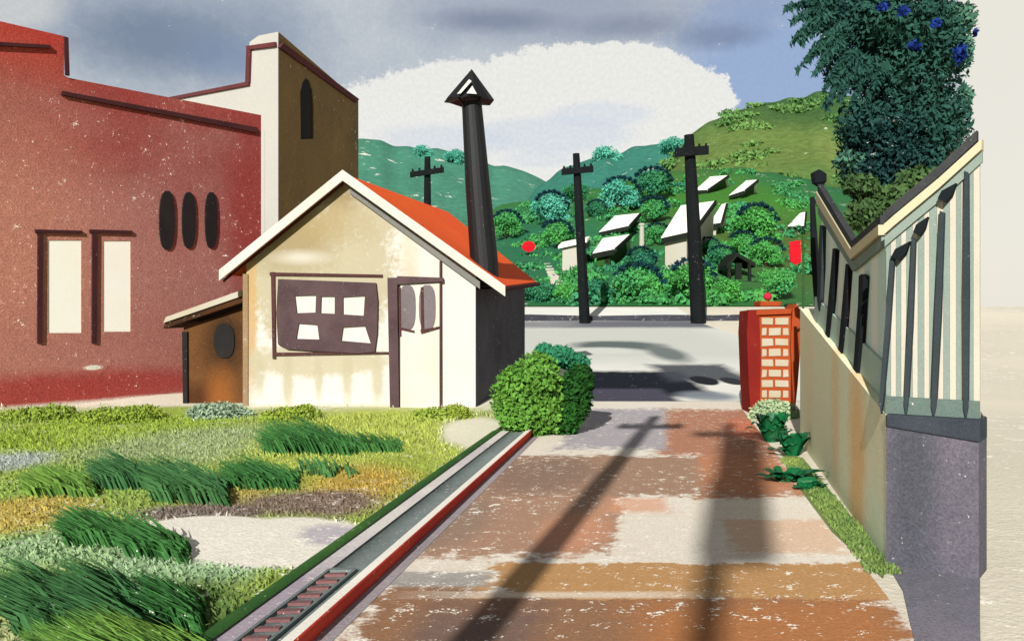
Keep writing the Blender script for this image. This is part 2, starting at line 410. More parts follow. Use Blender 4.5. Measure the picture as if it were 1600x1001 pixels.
# ------------------------------------------------------------------ lawn and its grass
def lbox(x0, y0, x1, y1, col, op=1.0, so=0.25, shape='ell', z=0.1):
    ym = (y0 + y1) / 2; Ym = (EYE - z) * F / (ym - HY)
    Ya, Yb = (EYE - z) * F / (y1 - HY), (EYE - z) * F / (y0 - HY)
    return ((x0 + x1 - 1600) / 2 * Ym / F, (Ya + Yb) / 2, 0, (x1 - x0) / 2 * Ym / F, (Yb - Ya) / 2, 0, col, op, so, shape)
lawn_layers = [
    lbox(-200, 560, 900, 641, (232, 226, 206), 1, 0.1, 'box'),
    lbox(-10, 636, 330, 712, (146, 168, 66), 1, 0.15),
    lbox(130, 668, 420, 742, (152, 168, 118), 0.95, 0.3),
    lbox(-100, 712, 70, 748, (164, 172, 168), 0.9, 0.3),
    lbox(395, 636, 760, 760, (170, 182, 86), 1, 0.2),
    lbox(560, 700, 660, 790, (148, 162, 70), 0.8, 0.4),
    lbox(480, 728, 640, 792, (182, 152, 74), 0.9, 0.4),
    lbox(30, 720, 260, 790, (128, 160, 76), 0.9, 0.4),
    lbox(-80, 776, 120, 842, (188, 164, 86), 0.85, 0.35),
    lbox(300, 750, 420, 800, (172, 152, 84), 0.8, 0.4),
    lbox(160, 840, 430, 925, (156, 184, 140), 1, 0.2),
    lbox(-60, 835, 220, 900, (150, 178, 132), 0.9, 0.3),
    lbox(210, 790, 420, 824, (124, 110, 104), 0.95, 0.25),
    lbox(370, 768, 590, 812, (128, 110, 98), 0.95, 0.25),
    lbox(262, 812, 590, 890, (240, 234, 218), 1, 0.08),
    lbox(230, 812, 420, 846, (240, 234, 218), 1, 0.08),
    lbox(430, 826, 680, 872, (240, 234, 218), 1, 0.08),
    lbox(470, 820, 560, 850, (182, 174, 182), 0.9, 0.3),
    lbox(-60, 912, 340, 1200, (92, 118, 60), 1, 0.2),
    lbox(690, 655, 800, 700, (232, 226, 206), 0.9, 0.2),
    lbox(-200, 930, 30, 1200, (190, 190, 150), 0.6, 0.4),
]
M_lawn = paint('meadow', (160, 174, 84), (132, 156, 76), 0.8, EG * 0.95, 0.42, 0.25, lawn_layers, ragamp=0.42, rag_scale=1.6)
M_blade = paint('meadow_blades', (160, 174, 84), (132, 156, 76), 0.8, EG * 1.05, 0.12, 0.12, lawn_layers, ragamp=0.42, rag_scale=1.6, bump=0, island=0.35)
nx, ny = 90, 90
YY = np.linspace(-12, 30, ny); pts = []
for i in range(nx):
    s = i / (nx - 1)
    for y in YY:
        xr = -2.86 * 0.95 + 0.1733 * y; x = xr - (1 - s) ** 1.6 * 26
        d = min(1.0, (xr - x) / 0.5)
        pts.append((x, y, 0.095 + d * (0.10 * float(vnoise(np.array(x * 0.9), np.array(y * 0.9), 3)) - 0.03)))
struct('lawn', grid_mesh('lawn', pts, nx, ny), M_lawn)
LZ = lambda x, y: 0.095 + np.minimum(1, np.maximum(0, (-2.72 + 0.1733 * y - x) / 0.5)) * (0.10 * vnoise(x * 0.9, y * 0.9, 3) - 0.03)
n = 34000
y = 4.6 + 12.8 * RNG.random(n) ** 1.15; x = (-0.62 + 0.60 * RNG.random(n)) * y * 1.0
ok = x < (-2.74 + 0.1733 * y)
# bare sandy patch and bare strip before the walls carry little grass
sx, sy, shx, shy = [lawn_layers[14][i] for i in (0, 1, 3, 4)]
for k_ in (14, 15, 16):
    sx, sy, shx, shy = [lawn_layers[k_][i] for i in (0, 1, 3, 4)]
    ok &= ~((((x - sx) / shx) ** 2 + ((y - sy) / shy) ** 2 < 1.0))
ok &= ~((y > 15.9) & (RNG.random(n) < 0.93))
sx, sy, shx, shy = [lawn_layers[19][i] for i in (0, 1, 3, 4)]
ok &= ~((((x - sx) / shx) ** 2 + ((y - sy) / shy) ** 2 < 1.0))
x, y = x[ok], y[ok]
roots = np.stack([x, y, LZ(x, y) - 0.005], 1)
me = blade_mesh('grass', roots, 0.045 + 0.10 * np.clip((y - 11) / 4, 0, 1) * vnoise(x * 1.1, y * .9, 4), 0.009, (-0.35, 0.0, 0), 0.45)
go = struct('grass', me, M_blade, 'stuff')
tag(go, 'short mottled yellow and green meadow grass before the buildings', 'grass')

M_tuft = [paint('tuft_green', (68, 116, 58), (46, 92, 46), 1.2, EG*.75, 0.06, 0.2, bump=0, island=0.45),
          paint('tuft_deep', (70, 112, 62), (50, 90, 54), 1.2, EG*.75, 0.06, 0.2, bump=0, island=0.45),
          paint('tuft_bright', (120, 150, 62), (78, 120, 54), 1.2, EG*.75, 0.06, 0.2, bump=0, island=0.5)]
def tuft(x0, y0, x1, y1, label, m=0, n=650, slope=0.0, hk=1.0, lean=-0.95, wd=0.010):
    """a leaning clump; y1 is the row of its roots at the left end, slope lowers the right end"""
    v = []
    h = (y1 - y0)
    Yc = (EYE - 0.12) * F / (y1 - HY); hh = h * Yc / F * 0.80 * hk
    t = RNG.random(n); px = x0 + (x1 - x0) * t; py = y1 + slope * t - h * 0.45 * RNG.random(n)
    Y = (EYE - 0.12) * F / (py - HY); X = (px - 800) * Y / F
    env = 0.45 + 0.55 * np.sin(np.pi * np.clip(t, 0.02, 0.98)) ** 0.6 * (0.75 + 0.5 * vnoise(px * 0.05, px * 0, 5))
    roots = np.stack([X, Y, LZ(X, Y) - 0.02], 1)
    me = blade_mesh('grass_tuft', roots, 1.0, wd, (lean, 0.0, 0), 0.16)
    co = np.empty(len(me.vertices) * 3); me.vertices.foreach_get('co', co); co = co.reshape(-1, 5, 3)
    r = np.repeat(roots[:, None], 5, 1); co = r + (co - r) * (hh * env)[:, None, None] + 0
    # keep the blade width
    s = co[:, 1] - co[:, 0]; L = np.linalg.norm(s, axis=1)[:, None] + 1e-9
    wv = s / L * wd * 2.2
    co[:, 0] -= wv / 2; co[:, 1] += wv / 2; co[:, 2] += wv * .4; co[:, 3] -= wv * .4
    me.vertices.foreach_set('co', co.ravel())
    o = link('grass_tuft', me, M_tuft[m]); rebase(o)
    return tag(o, label, 'grass tuft', 'dark leaning grass tufts on the lawn')
tuft(415, 655, 560, 712, 'dark leaning grass tuft in front of the cottage window', 0, 800)
tuft(545, 672, 632, 706, 'small dark grass tuft just below the cottage door jamb', 0, 320)
tuft(150, 716, 245, 768, 'dark grass tuft on the left lawn between the two other middle tufts', 1, 560)
tuft(240, 716, 362, 784, 'broadest dark grass tuft of the middle row, above the brown earth', 1, 760, 8)
tuft(352, 714, 470, 764, 'dark grass tuft at the right end of the middle row beside ochre grass', 0, 560)
tuft(45, 732, 155, 780, 'bluish green grass tuft at the left end of the middle row', 2, 500)
tuft(105, 800, 205, 862, 'dark grass tuft above the pale sage grass, next to the ochre patch', 0, 600)
tuft(200, 812, 300, 876, 'thin dark grass tuft pointing to the bare sandy patch', 0, 420, 10)
tuft(30, 880, 150, 990, 'tall dusky grass tuft in the lower left corner', 1, 900, 0, 1.0)
tuft(140, 880, 250, 1000, 'tall dark grass tuft right of the lower left corner', 1, 900, 10, 1.0)
tuft(235, 900, 325, 985, 'dark grass tuft beside the purple end of the pavement', 0, 600, 0, 1.0)
tuft(60, 945, 330, 1060, 'long bright green grass tuft along the bottom edge of the lawn', 2, 1500, 0, 0.8)
tuft(465, 712, 560, 745, 'sprig of dark leaves on the ochre grass in front of the cottage', 1, 60, 0, 1.0, -0.5, 0.02)

# ------------------------------------------------------------------ red building
PR = Plane((-9.03, 18.0), (-6.08, 21.6))
def poly(pl, pts, out): return [pl.at(x, y, out) for x, y in pts]
def slab(mb, pl, pts, out, th): mb.prism(poly(pl, pts, out), -pl.n * th); return mb
def line(mb, pl, x0, y0, x1, y1, w0, w1, out, th):
    dx, dy = x1 - x0, y1 - y0; L = math.hypot(dx, dy); nx_, ny_ = -dy / L, dx / L
    slab(mb, pl, [(x0 + nx_ * w0 / 2, y0 + ny_ * w0 / 2), (x1 + nx_ * w1 / 2, y1 + ny_ * w1 / 2), (x1 - nx_ * w1 / 2, y1 - ny_ * w1 / 2), (x0 - nx_ * w0 / 2, y0 - ny_ * w0 / 2)], out, th); return mb
ER = 0.82
def rp(px, py, hx, hz, col, op=1, so=0.3, shape='ell'):
    p = PR.at(px, py); return (p.x, p.y, p.z, hx, hx * 1.3, hz, col, op, so, shape)
M_redw = paint('red_stucco', (134, 70, 66), (156, 110, 104), 0.8, ER, 0.2, 0.55, [
    rp(40, 70, 1.4, 0.6, (176, 52, 42), 0.8, 0.5), rp(250, 150, 3.2, 0.5, (150, 56, 50), 0.6, 0.5), rp(160, 210, 1.6, 1.2, (148, 60, 54), 0.5, 0.6),
    rp(60, 480, 3.0, 1.9, (180, 134, 122), 0.9, 0.7), rp(200, 440, 1.6, 1.4, (166, 112, 104), 0.6, 0.7), rp(10, 400, 1.5, 3.0, (188, 124, 104), 0.7, 0.6), rp(230, 540, 2.4, 0.9, (162, 104, 94), 0.7, 0.6),
    rp(390, 330, 0.6, 2.0, (136, 44, 42), 0.7, 0.5), rp(60, 612, 1.6, 0.36, (158, 64, 58), 0.9, 0.4), rp(200, 602, 1.6, 0.35, (150, 62, 56), 0.9, 0.4),
    rp(145, 574, 0.16, 0.05, (236, 231, 216), 1, 0.3), rp(20, 646, 3.0, 0.14, (232, 224, 210), 0.9, 0.3, 'box')], ragamp=0.4)
M_dark = paint('dark_brown_trim', (66, 36, 36), (52, 28, 32), 2, ER, 0.05, 0.2)
M_black = paint('soot_black', (40, 36, 34), (28, 28, 30), 2, ER, 0.04, 0.3)
M_whitep = paint('white_window', (240, 239, 230), (234, 230, 216), 2, ER * .85, 0.0, 0.08)
rb = thing('red_building', tuple(PR.at(300, 600).xy) + (0,), 'red stucco building with stepped parapet and two tall white windows', 'building')
def gnd(pl, px, out=0.0):
    p = pl.at(px, 600, out); return Vector((p.x, p.y, 0.0))
def topz(pl, px, py): return pl.at(px, py)
# parapet outline on the facade, carried on to the left beyond the picture
LX = -330
outl = [(LX, 40), (100, 52), (100, 118), (108, 122), (408, 180)]
tops = [PR.at(x, y) for x, y in outl]
zt = [7.55, 7.55, None, None, None]
tops = [Vector((p.x, p.y, z if z else p.z)) for p, z in zip(tops, zt)]
mb = MB(); mb.holed([gnd(PR, LX), gnd(PR, 408)] + tops[::-1],
    [poly(PR, [(75, 375), (127, 375), (127, 520), (75, 520)], 0), poly(PR, [(161, 376), (204, 376), (204, 518), (161, 518)], 0)], -PR.n * 0.35)
mb.build('wall', M_redw, rb)
mb = MB(); bk = -PR.n * 7.0
a, b = gnd(PR, LX, -0.36), gnd(PR, 407.6, -0.36)
for z, (q0, q1) in ((6.4, (a, b)),): mb.hull([q0, q1, q1 + bk, q0 + bk] + [p + Vector((0, 0, z)) for p in (q0, q1, q1 + bk, q0 + bk)])
mb.build('rear_wall', M_redw, rb)
mb = MB(); line(mb, PR, 95, 146, 400, 204, 6, 8, 0.07, 0.068); line(mb, PR, LX, 52, 77, 74, 9, 5, 0.07, 0.068); mb.build('cornice', M_dark, rb)
mb = MB(); slab(mb, PR, [(99, 58), (105, 60), (107, 119), (101, 118)], 0.06, 0.058); mb.build('parapet_edge', M_dark, rb)
for q in ((75, 375, 127, 520, 62, 536, 127), (161, 376, 204, 518, 147, 536, 205)):
    wn = MB(); slab(wn, PR, [(q[0] - 1, q[1] - 1), (q[2] + 1, q[1] - 1), (q[2] + 1, q[3] + 1), (q[0] - 1, q[3] + 1)], -0.015, 0.03)
    wo = wn.build('window', M_whitep, rb)
    fr = MB(); line(fr, PR, q[4], 362, q[4] - 1, q[5], 8, 7, 0.05, 0.048); line(fr, PR, q[4] - 8, 361, q[6], 363, 5, 5, 0.056, 0.054)
    f = fr.build('window_frame', M_dark, wo); f.location = (0, 0, 0)
def oval(mb, pl, cx, cy, rx, ry, out, th, n=18, p=0.8):
    slab(mb, pl, [(cx + rx * math.copysign(abs(math.cos(t)) ** p, math.cos(t)), cy + ry * math.copysign(abs(math.sin(t)) ** p, math.sin(t))) for t in [2 * math.pi * i / n for i in range(n)]], out, th)
for cx, rx, ry in ((260, 12, 46), (294, 10.5, 44), (329, 9.5, 44)):
    mb = MB(); oval(mb, PR, cx, 344, rx, ry, 0.045, 0.043); mb.build('slot_window', M_black, rb)

# ------------------------------------------------------------------ white building with the brown tower side
PB = Plane((P(435, 485, 30).x, 30), (P(560, 485, 40).x, 40))     # brown side
PW = Plane((P(435, 485, 30).x, 30), (P(225, 485, 36).x, 36))     # white front
def bp_(px, py, h, hz, col, op=1, so=0.4): p = PB.at(px, py); return (p.x, p.y, p.z, h, h * 3, hz, col, op, so, 'ell')
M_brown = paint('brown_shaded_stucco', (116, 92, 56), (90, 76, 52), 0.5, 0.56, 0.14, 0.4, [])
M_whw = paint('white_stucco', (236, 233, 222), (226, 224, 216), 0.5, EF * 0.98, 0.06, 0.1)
M_trimb = paint('tower_trim', (74, 38, 38), (60, 32, 34), 1, 0.55, 0.05, 0.2)
M_blk2 = paint('black_opening', (34, 30, 28), (24, 24, 26), 1, 0.6, 0.0, 0.2)
tb = thing('mission_building', (P(435, 485, 30).x, 30, 0), 'white stepped building with brown side wall and a narrow arched opening', 'building')
zT = PW.at(435, 50).z
Bn, Bf = PB.at(435, 50), PB.at(560, 160); Bf.z = PB.at(560, 158).z
mb = MB(); o_ = [(447 + 0, 0)]
arch = [(470, 218), (490, 217), (490, 165), (488, 140), (483, 126), (478, 122), (473, 128), (469, 145)]
gB = [Vector((Bn.x, Bn.y, 0)), Vector((Bf.x, Bf.y, 0))]
Bn0 = gB[0].lerp(gB[1], .008); Bn1 = Bn.lerp(Bf, .008)
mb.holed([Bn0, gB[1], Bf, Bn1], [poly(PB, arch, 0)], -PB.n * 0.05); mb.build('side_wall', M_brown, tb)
mb = MB(); slab(mb, PB, [(462, 110), (498, 110), (498, 225), (462, 225)], -0.052, 0.05); mb.build('arched_opening', M_blk2, tb)
mb = MB(); line(mb, PB, 436, 71, 556, 158, 9, 7, 0.10, 0.098); mb.build('side_cornice', M_trimb, tb)
wt = [(225, 160), (384, 130), (390, 66), (404, 56), (434.6, 50)]
wts = [PW.at(x, y) for x, y in wt]
mb = MB(); mb.prism([Vector((wts[-1].x, wts[-1].y, 0)), Vector((wts[0].x, wts[0].y, 0))] + wts, (gB[1] - gB[0]) * .0078); mb.build('front_wall', M_whw, tb)
mb = MB(); line(mb, PW, 262, 156, 391, 131, 5, 6, 0.08, 0.078); line(mb, PW, 389, 130, 391, 74, 6, 6, 0.084, 0.08); line(mb, PW, 388, 76, 433, 70, 6, 7, 0.09, 0.084); mb.build('front_cornice', M_trimb, tb)
mb = MB()
c0 = PW.at(300, 485, -0.39); c1 = PW.at(434, 485, -0.5); c0.z = c1.z = 0
c1 += Vector((-.9, 0.1, 0)); c1.z = 0
e0 = c1 + (gB[1] - gB[0]) * .94; e1 = c0 + (gB[1] - gB[0]) * .94
zr = Vector((0, 0, 8.2)); mb.hull([c0, c1, e0, e1, c0 + zr, c1 + zr, e0 + zr, e1 + zr]); mb.build('rear_block', M_whw, tb)

# ------------------------------------------------------------------ cottage
PC = Plane((-6, 17.5), (0, 17.5))
def cf(px, py, hpx, hpy, col, op=1, so=0.3, shape='ell'):
    p = PC.at(px, py); return (p.x, 17.5, p.z, hpx * 17.5 / F, 1.2, hpy * 17.5 / F, col, op, so, shape)
M_front = paint('cream_plaster', (240, 238, 230), (236, 232, 222), 1.2, 1.6, 0.3, 0.10, [
    cf(500, 430, 118, 112, (206, 196, 166), 1, 0.12), cf(560, 340, 62, 45, (202, 190, 158), 0.9, 0.25), cf(455, 375, 62, 45, (172, 152, 110), 0.8, 0.5),
    cf(530, 300, 34, 26, (160, 138, 96), 0.8, 0.6), cf(500, 345, 60, 30, (190, 168, 120), 0.6, 0.6), cf(392, 500, 9, 110, (214, 176, 120), 0.9, 0.4),
    cf(490, 562, 108, 26, (208, 198, 168), 0.9, 0.2), cf(405, 585, 9, 32, (204, 194, 164), 0.8, 0.4), cf(450, 592, 8, 46, (204, 194, 164), 0.85, 0.4),
    cf(498, 590, 7, 30, (204, 194, 164), 0.8, 0.4), cf(543, 590, 8, 38, (204, 194, 164), 0.8, 0.4), cf(590, 590, 9, 36, (206, 196, 166), 0.8, 0.4),
    cf(640, 470, 14, 120, (226, 214, 186), 0.8, 0.5), cf(470, 402, 34, 9, (238, 234, 220), .7, 0.7), cf(520, 636, 180, 5, (214, 204, 178), 0.7, 0.5)], ragamp=0.6, ragfine=1.6)
M_side = paint('charcoal_shade_walls', (70, 70, 76), (44, 44, 52), 0.9, 0.5, 0.08, 0.4)  # walls turned from the sun, their shade put into a charcoal colour
M_rake = paint('white_bargeboard', (240, 238, 228), (232, 226, 208), 1.6, 1.6, 0.03, 0.1)
M_roof = paint('orange_roof', (206, 86, 36), (190, 72, 34), 1.0, 0.62, 0.06, 0.25)
M_mauve = paint('mauve_window_frame', (128, 104, 106), (100, 78, 82), 2.2, EF, 0.10, 0.3)
M_line = paint('thin_brown_trim', (120, 80, 76), (100, 64, 64), 2.5, EF, 0.20, 0.3)
M_pane = paint('pale_pane', (240, 239, 230), (234, 230, 212), 2.0, 1.6, 0.0, 0.08, rough=0.35)
M_glass = paint('smoky_glass', (150, 138, 140), (120, 104, 108), 1.5, EF, 0.1, 0.25, rough=0.35)
M_pipe = paint('black_stovepipe', (30, 35, 38), (20, 22, 28), 1.4, 2.2, 0.03, 0.3, rough=0.6)
M_grshade = paint('grey_soffit', (170, 168, 160), (150, 150, 146), 1.5, EF, 0.05, 0.2)
ct = thing('cottage', (-2.8, 19.5, 0), 'small cream cottage with orange roof, wide window and tall black stovepipe', 'cottage')
FY, BY = 17.5, 22.0
fl, fr_ = PC.at(385, 500).x, PC.at(743, 500).x
apx = PC.at(535, 284); elz = PC.at(385, 404).z; erz = PC.at(743, 428).z
win = [(462, 462), (495, 461), (494, 488), (465, 489)], [(503, 463), (524, 463), (524, 490), (502, 489)], [(537, 464), (571, 462), (569, 493), (537, 491)], [(468, 505), (497, 507), (500, 530), (464, 529)], [(537, 511), (571, 509), (580, 536), (534, 532)]
mb = MB()
FZ = Vector((0, 0.25, 0))
mb.prism([Vector((fl, FY, 0)), Vector((fr_, FY, 0)), Vector((fr_, FY, erz)), Vector((apx.x, FY, apx.z)), Vector((fl, FY, elz))], FZ)
mb.build('front_wall', M_front, ct)
sl = Vector((fr_ , FY + .251, 0)); sr = Vector((0.318, BY, 0)); up = Vector((0, 0, 1))
nrm = Vector((-(sr - sl).y, (sr - sl).x, 0)).normalized() * 0.2
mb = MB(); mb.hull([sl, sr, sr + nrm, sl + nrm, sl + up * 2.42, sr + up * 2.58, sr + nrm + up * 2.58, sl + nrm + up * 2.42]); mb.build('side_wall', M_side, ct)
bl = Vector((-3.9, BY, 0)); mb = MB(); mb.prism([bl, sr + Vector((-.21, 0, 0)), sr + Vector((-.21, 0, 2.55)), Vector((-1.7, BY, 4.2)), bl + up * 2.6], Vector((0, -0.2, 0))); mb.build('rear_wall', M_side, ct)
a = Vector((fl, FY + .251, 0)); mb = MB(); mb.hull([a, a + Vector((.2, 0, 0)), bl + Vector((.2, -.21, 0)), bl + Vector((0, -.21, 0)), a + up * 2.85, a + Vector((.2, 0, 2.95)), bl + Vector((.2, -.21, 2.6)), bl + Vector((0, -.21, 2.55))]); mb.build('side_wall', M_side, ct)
# roof
RY = 17.22
A = P(535, 270, RY); Dp = P(783, 447, RY); E = P(346, 424, RY)
Bp = P(700, 331, 22.2); Cp = P(838, 440, 22.3); Ep = Vector((-4.75, 22.2, 2.80))
th = Vector((0, 0, -0.07)); A2 = A + Vector((0, .07, 0)); D2 = Dp + Vector((0, .07, 0)); E2 = E + Vector((0, .07, 0))
mb = MB(); mb.hull([p + th for p in (A2, D2, Cp, Bp)] + [A2, D2, Cp, Bp]); mb.build('roof', M_roof, ct)
mb = MB(); mb.hull([p + th for p in (E2, A2, Bp, Ep)] + [p + Vector((0, 0, -.001)) for p in (E2, A2, Bp, Ep)]); rf2 = mb.build('roof', M_roof, ct)
def beam(mb, a, b, drop, thick=0.07, yo=0.0):
    a = a + Vector((0, yo, 0)); b = b + Vector((0, yo, 0)); d = Vector((0, 0, -drop)); t = Vector((0, thick, 0))
    mb.hull([a + d, b + d, b + d + t, a + d + t, a, b, b + t, a + t])
mb = MB(); up2 = Vector((0, 0, 0.06)); beam(mb, E + up2 + Vector((-.05, 0, -.03)), A + up2, 0.21, 0.068); mb.build('bargeboard', M_rake, ct)
mb = MB(); beam(mb, A + up2 + Vector((.002, 0, 0)), Dp + up2 + Vector((.08, 0, -.05)), 0.21, 0.068); mb.build('bargeboard', M_rake, ct)
mb = MB(); beam(mb, E + Vector((0, 0, -.152)), A + Vector((0, 0, -.152)), 0.055, 0.05, 0.10); mb.build('rake_trim', M_dark, ct)
mb = MB(); beam(mb, A + Vector((0.1, 0, -.215)), Dp + Vector((-.42, 0, 0.10)), 0.15, 0.05, 0.21); mb.build('rake_trim', M_grshade, ct)
mb = MB(); mb.tube([Dp + Vector((.05, .1, -.06)), Cp + Vector((.06, 0, -.06))], 0.045, 8); mb.build('rain_gutter', M_dark, ct)
# corner board
mb = MB(); line(mb, PC, 384, 428, 384, 640, 8, 8, 0.03, 0.1); mb.build('corner_board', paint('tan_corner', (184, 146, 104), (206, 176, 140), 2, EF, 0.2, 0.3), ct)
# window
wf = MB(); wf.holed(poly(PC, [(436, 436), (588, 442), (591, 470), (590, 520), (586, 549), (560, 552), (450, 545), (436, 538), (433, 490)], 0.07), [poly(PC, list(p), 0.07) for p in win], -PC.n * 0.068)
wo = wf.build('window', M_mauve, ct)
for p in win:
    q = MB(); cx = sum(a for a, _ in p) / 4; cy = sum(b for _, b in p) / 4
    slab(q, PC, [(cx + (a - cx) * 1.08, cy + (b - cy) * 1.08) for a, b in p], 0.03, 0.02)
    o = q.build('pane', M_pane, wo); o.location = (0, 0, 0)
q = MB(); line(q, PC, 422, 428, 598, 431, 5, 4, 0.035, 0.033); line(q, PC, 427, 425, 429, 560, 6, 5, 0.038, 0.034); line(q, PC, 427, 553, 608, 551, 5, 3, 0.041, 0.036)
o = q.build('window_trim', M_line, wo); o.location = (0, 0, 0)
# door
dr = MB(); slab(dr, PC, [(626, 444), (687, 442), (687, 648), (626, 648)], 0.05, 0.048); do = dr.build('door', M_rake, ct)
for cx in (637, 668):
    q = MB(); oval(q, PC, cx, 480, 13, 35, 0.065, 0.014, p=0.7); o = q.build('door_glass', M_glass, do); o.location = (0, 0, 0)
q = MB(); line(q, PC, 660, 449, 661, 520, 4, 5, 0.08, 0.014); line(q, PC, 625, 449, 626, 525, 3, 3, 0.08, 0.028); line(q, PC, 628, 513, 648, 518, 4, 3, 0.075, 0.02); line(q, PC, 658, 518, 687, 511, 6, 3, 0.083, 0.02)
o = q.build('door_moulding', M_line, do); o.location = (0, 0, 0)
q = MB(); line(q, PC, 614, 434, 618, 657, 15, 14, 0.12, 0.118); mbn = q.build('door_jamb', M_mauve, ct)
q = MB(); line(q, PC, 621.5, 438, 693, 437, 13, 6, 0.11, 0.108); q.build('lintel', M_mauve, ct)
q = MB(); line(q, PC, 688.5, 408, 689, 652, 3, 3, 0.07, 0.066); q.build('door_jamb', M_line, ct)
# stovepipe
cb = P(757, 414, 18.3); ctp = P(737, 160, 18.3)
mb = MB(); mb.tube([cb + Vector((0, 0, -.45)), cb, cb.lerp(ctp, .5) + Vector((-.01, 0, 0)), ctp], [0.30, 0.29, 0.255, 0.205], 20)
ch = mb.build('chimney', M_pipe, ct, smooth=False)
capb = P(733, 158, 18.3); apxc = P(737, 108, 18.3)
mb = MB(); r = 0.52
base_ = [capb + Vector((r * math.cos(t), r * math.sin(t) * .9, -0.03 if i % 2 else 0.02)) for i, t in enumerate([2 * math.pi * k / 10 for k in range(10)])]
ap = mb.b.verts.new(apxc); bv = [mb.b.verts.new(p) for p in base_]; bc = mb.b.verts.new(capb + Vector((0, 0, .1)))
for i in range(10): mb.b.faces.new((bv[i], bv[(i + 1) % 10], ap)); mb.b.faces.new((bv[(i + 1) % 10], bv[i], bc))
o = mb.build('chimney_cap', M_pipe, ch); o.location = (0, 0, 0)
for sx in (-.14, .14):
    mb = MB(); mb.tube([ctp + Vector((sx, -.1, -.1)), capb + Vector((sx * 1.6, -.05, .09))], 0.02, 6)
    o = mb.build('cap_bracket', M_pipe, ch); o.location = (0, 0, 0)
q = MB(); c0, c1, c2 = P(735, 124, 17.99), P(718, 148, 17.80), P(722, 149, 17.8)
q.prism([P(733, 124, 17.95), P(737, 127, 17.94), P(720, 146, 17.79), P(714, 147, 17.80)], (0, .012, 0)); q.prism([P(738, 134, 17.92), P(745, 147, 17.82), P(729, 146, 17.80)], (0, .012, 0))
o = q.build('cap_patch', M_pane, ch); o.location = (0, 0, 0)

# ------------------------------------------------------------------ brown lean-to
PL = Plane((-7.2, 18.2), (-5.3, 18.2))
M_lean = paint('rusty_brown_boards', (136, 92, 54), (100, 66, 40), 1.3, 1.6, 0.06, 0.45, [
    (PL.at(350, 530).x, 18.2, PL.at(350, 535).z, 0.34, 1, 0.55, (50, 38, 28), 0.8, 0.6), (PL.at(300, 620).x, 18.2, 0.2, .5, 1, .3, (80, 44, 24), .7, .6), (PL.at(345, 620).x, 18.2, 0.25, .25, 1, .5, (176, 108, 52), .8, .6)], ragamp=0.5)
M_cap = paint('pale_roof_edge', (238, 232, 216), (226, 214, 188), 1.5, EF, 0.05, 0.1)
ln = thing('lean_to_shed', (-6.3, 18.6, 0), 'low rusty brown lean-to with sloping roof between cottage and red building', 'shed')
a0, a1 = PL.at(287, 512), PL.at(388, 478)
mb = MB(); mb.prism([Vector((a0.x, 18.2, 0)), Vector((a1.x, 18.2, 0)), a1, a0], (0, 0.12, 0)); mb.build('wall', M_lean, ln)
mb = MB(); mb.prism([Vector((a0.x, 18.321, 0)), Vector((a0.x + .12, 18.321, 0)), Vector((a0.x + .12, 18.321, a0.z)), Vector((a0.x, 18.321, a0.z))], (0, 2.0, 0)); mb.build('side_wall', M_lean, ln)
mb = MB(); q = [PL.at(x, y, 0.25) for x, y in ((262, 513), (392, 470), (392, 454), (268, 498))]
mb.prism(q, (0, 2.2, 0)); mb.build('roof', paint('dark_lean_roof', (96, 60, 34), (60, 40, 28), 1.5, 1.2, 0.05, 0.4), ln)
mb = MB(); mb.prism([PL.at(x, y, 0.30) for x, y in ((264, 504), (384, 463), (386, 453), (268, 495))], (0, 0.045, 0)); mb.build('fascia', M_cap, ln)
mb = MB(); line(mb, PL, 290, 518, 291, 634, 8, 7, 0.06, 0.058); mb.build('post', M_black, ln)
mb = MB(); oval(mb, PL, 351, 532, 16, 27, 0.03, 0.028, p=.8); mb.build('opening', M_black, ln)

# ------------------------------------------------------------------ hills and the village slope
def hill(name, ridge, y_base, Yf, Yr, mat, n=110, m=40, rough=0.0, seed=1):
    xs = [r[0] for r in ridge]; rr = [r[1] for r in ridge]; X0, X1 = xs[0], xs[-1]
    pts = []
    for i in range(n):
        px = X0 + (X1 - X0) * i / (n - 1); ry = float(np.interp(px, xs, rr))
        ry = ry + rough * (float(vnoise(np.array(px / 22.0), np.array(0.3), seed)) - 0.5) * min(1, (y_base - ry) / 60)
        for j in range(m):
            t = j / (m - 6) if j < m - 5 else 1.0
            py = y_base + (ry - y_base) * t; Y = Yf * (Yr / Yf) ** t
            p = P(px, py, Y)
            bmp = (float(vnoise(np.array(p.x * 0.12), np.array(p.y * 0.12), seed)) - 0.5) * 0.012 * Y * math.sin(math.pi * min(1, t)) 
            p.z += bmp
            if j >= m - 5:
                k_ = j - (m - 6); p = P(px, ry, Yr * (1 + 0.12 * k_)); p.z = P(px, ry, Yr).z * (1 - 0.04 * k_ * k_)
            pts.append(tuple(p))
    return struct(name, grid_mesh(name, pts, n, m), mat)
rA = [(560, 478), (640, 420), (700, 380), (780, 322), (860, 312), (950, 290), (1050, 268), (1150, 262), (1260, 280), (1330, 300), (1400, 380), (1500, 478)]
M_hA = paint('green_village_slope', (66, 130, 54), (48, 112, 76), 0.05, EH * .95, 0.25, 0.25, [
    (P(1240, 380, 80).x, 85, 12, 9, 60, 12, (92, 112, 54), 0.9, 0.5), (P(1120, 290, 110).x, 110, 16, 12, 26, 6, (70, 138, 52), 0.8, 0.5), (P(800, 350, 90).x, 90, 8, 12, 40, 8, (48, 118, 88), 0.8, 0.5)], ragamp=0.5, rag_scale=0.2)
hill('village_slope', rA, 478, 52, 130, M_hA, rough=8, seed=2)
rB = [(960, 470), (1000, 340), (1040, 262), (1075, 215), (1110, 190), (1150, 172), (1200, 160), (1290, 143), (1330, 150), (1400, 190), (1450, 290), (1515, 478)]
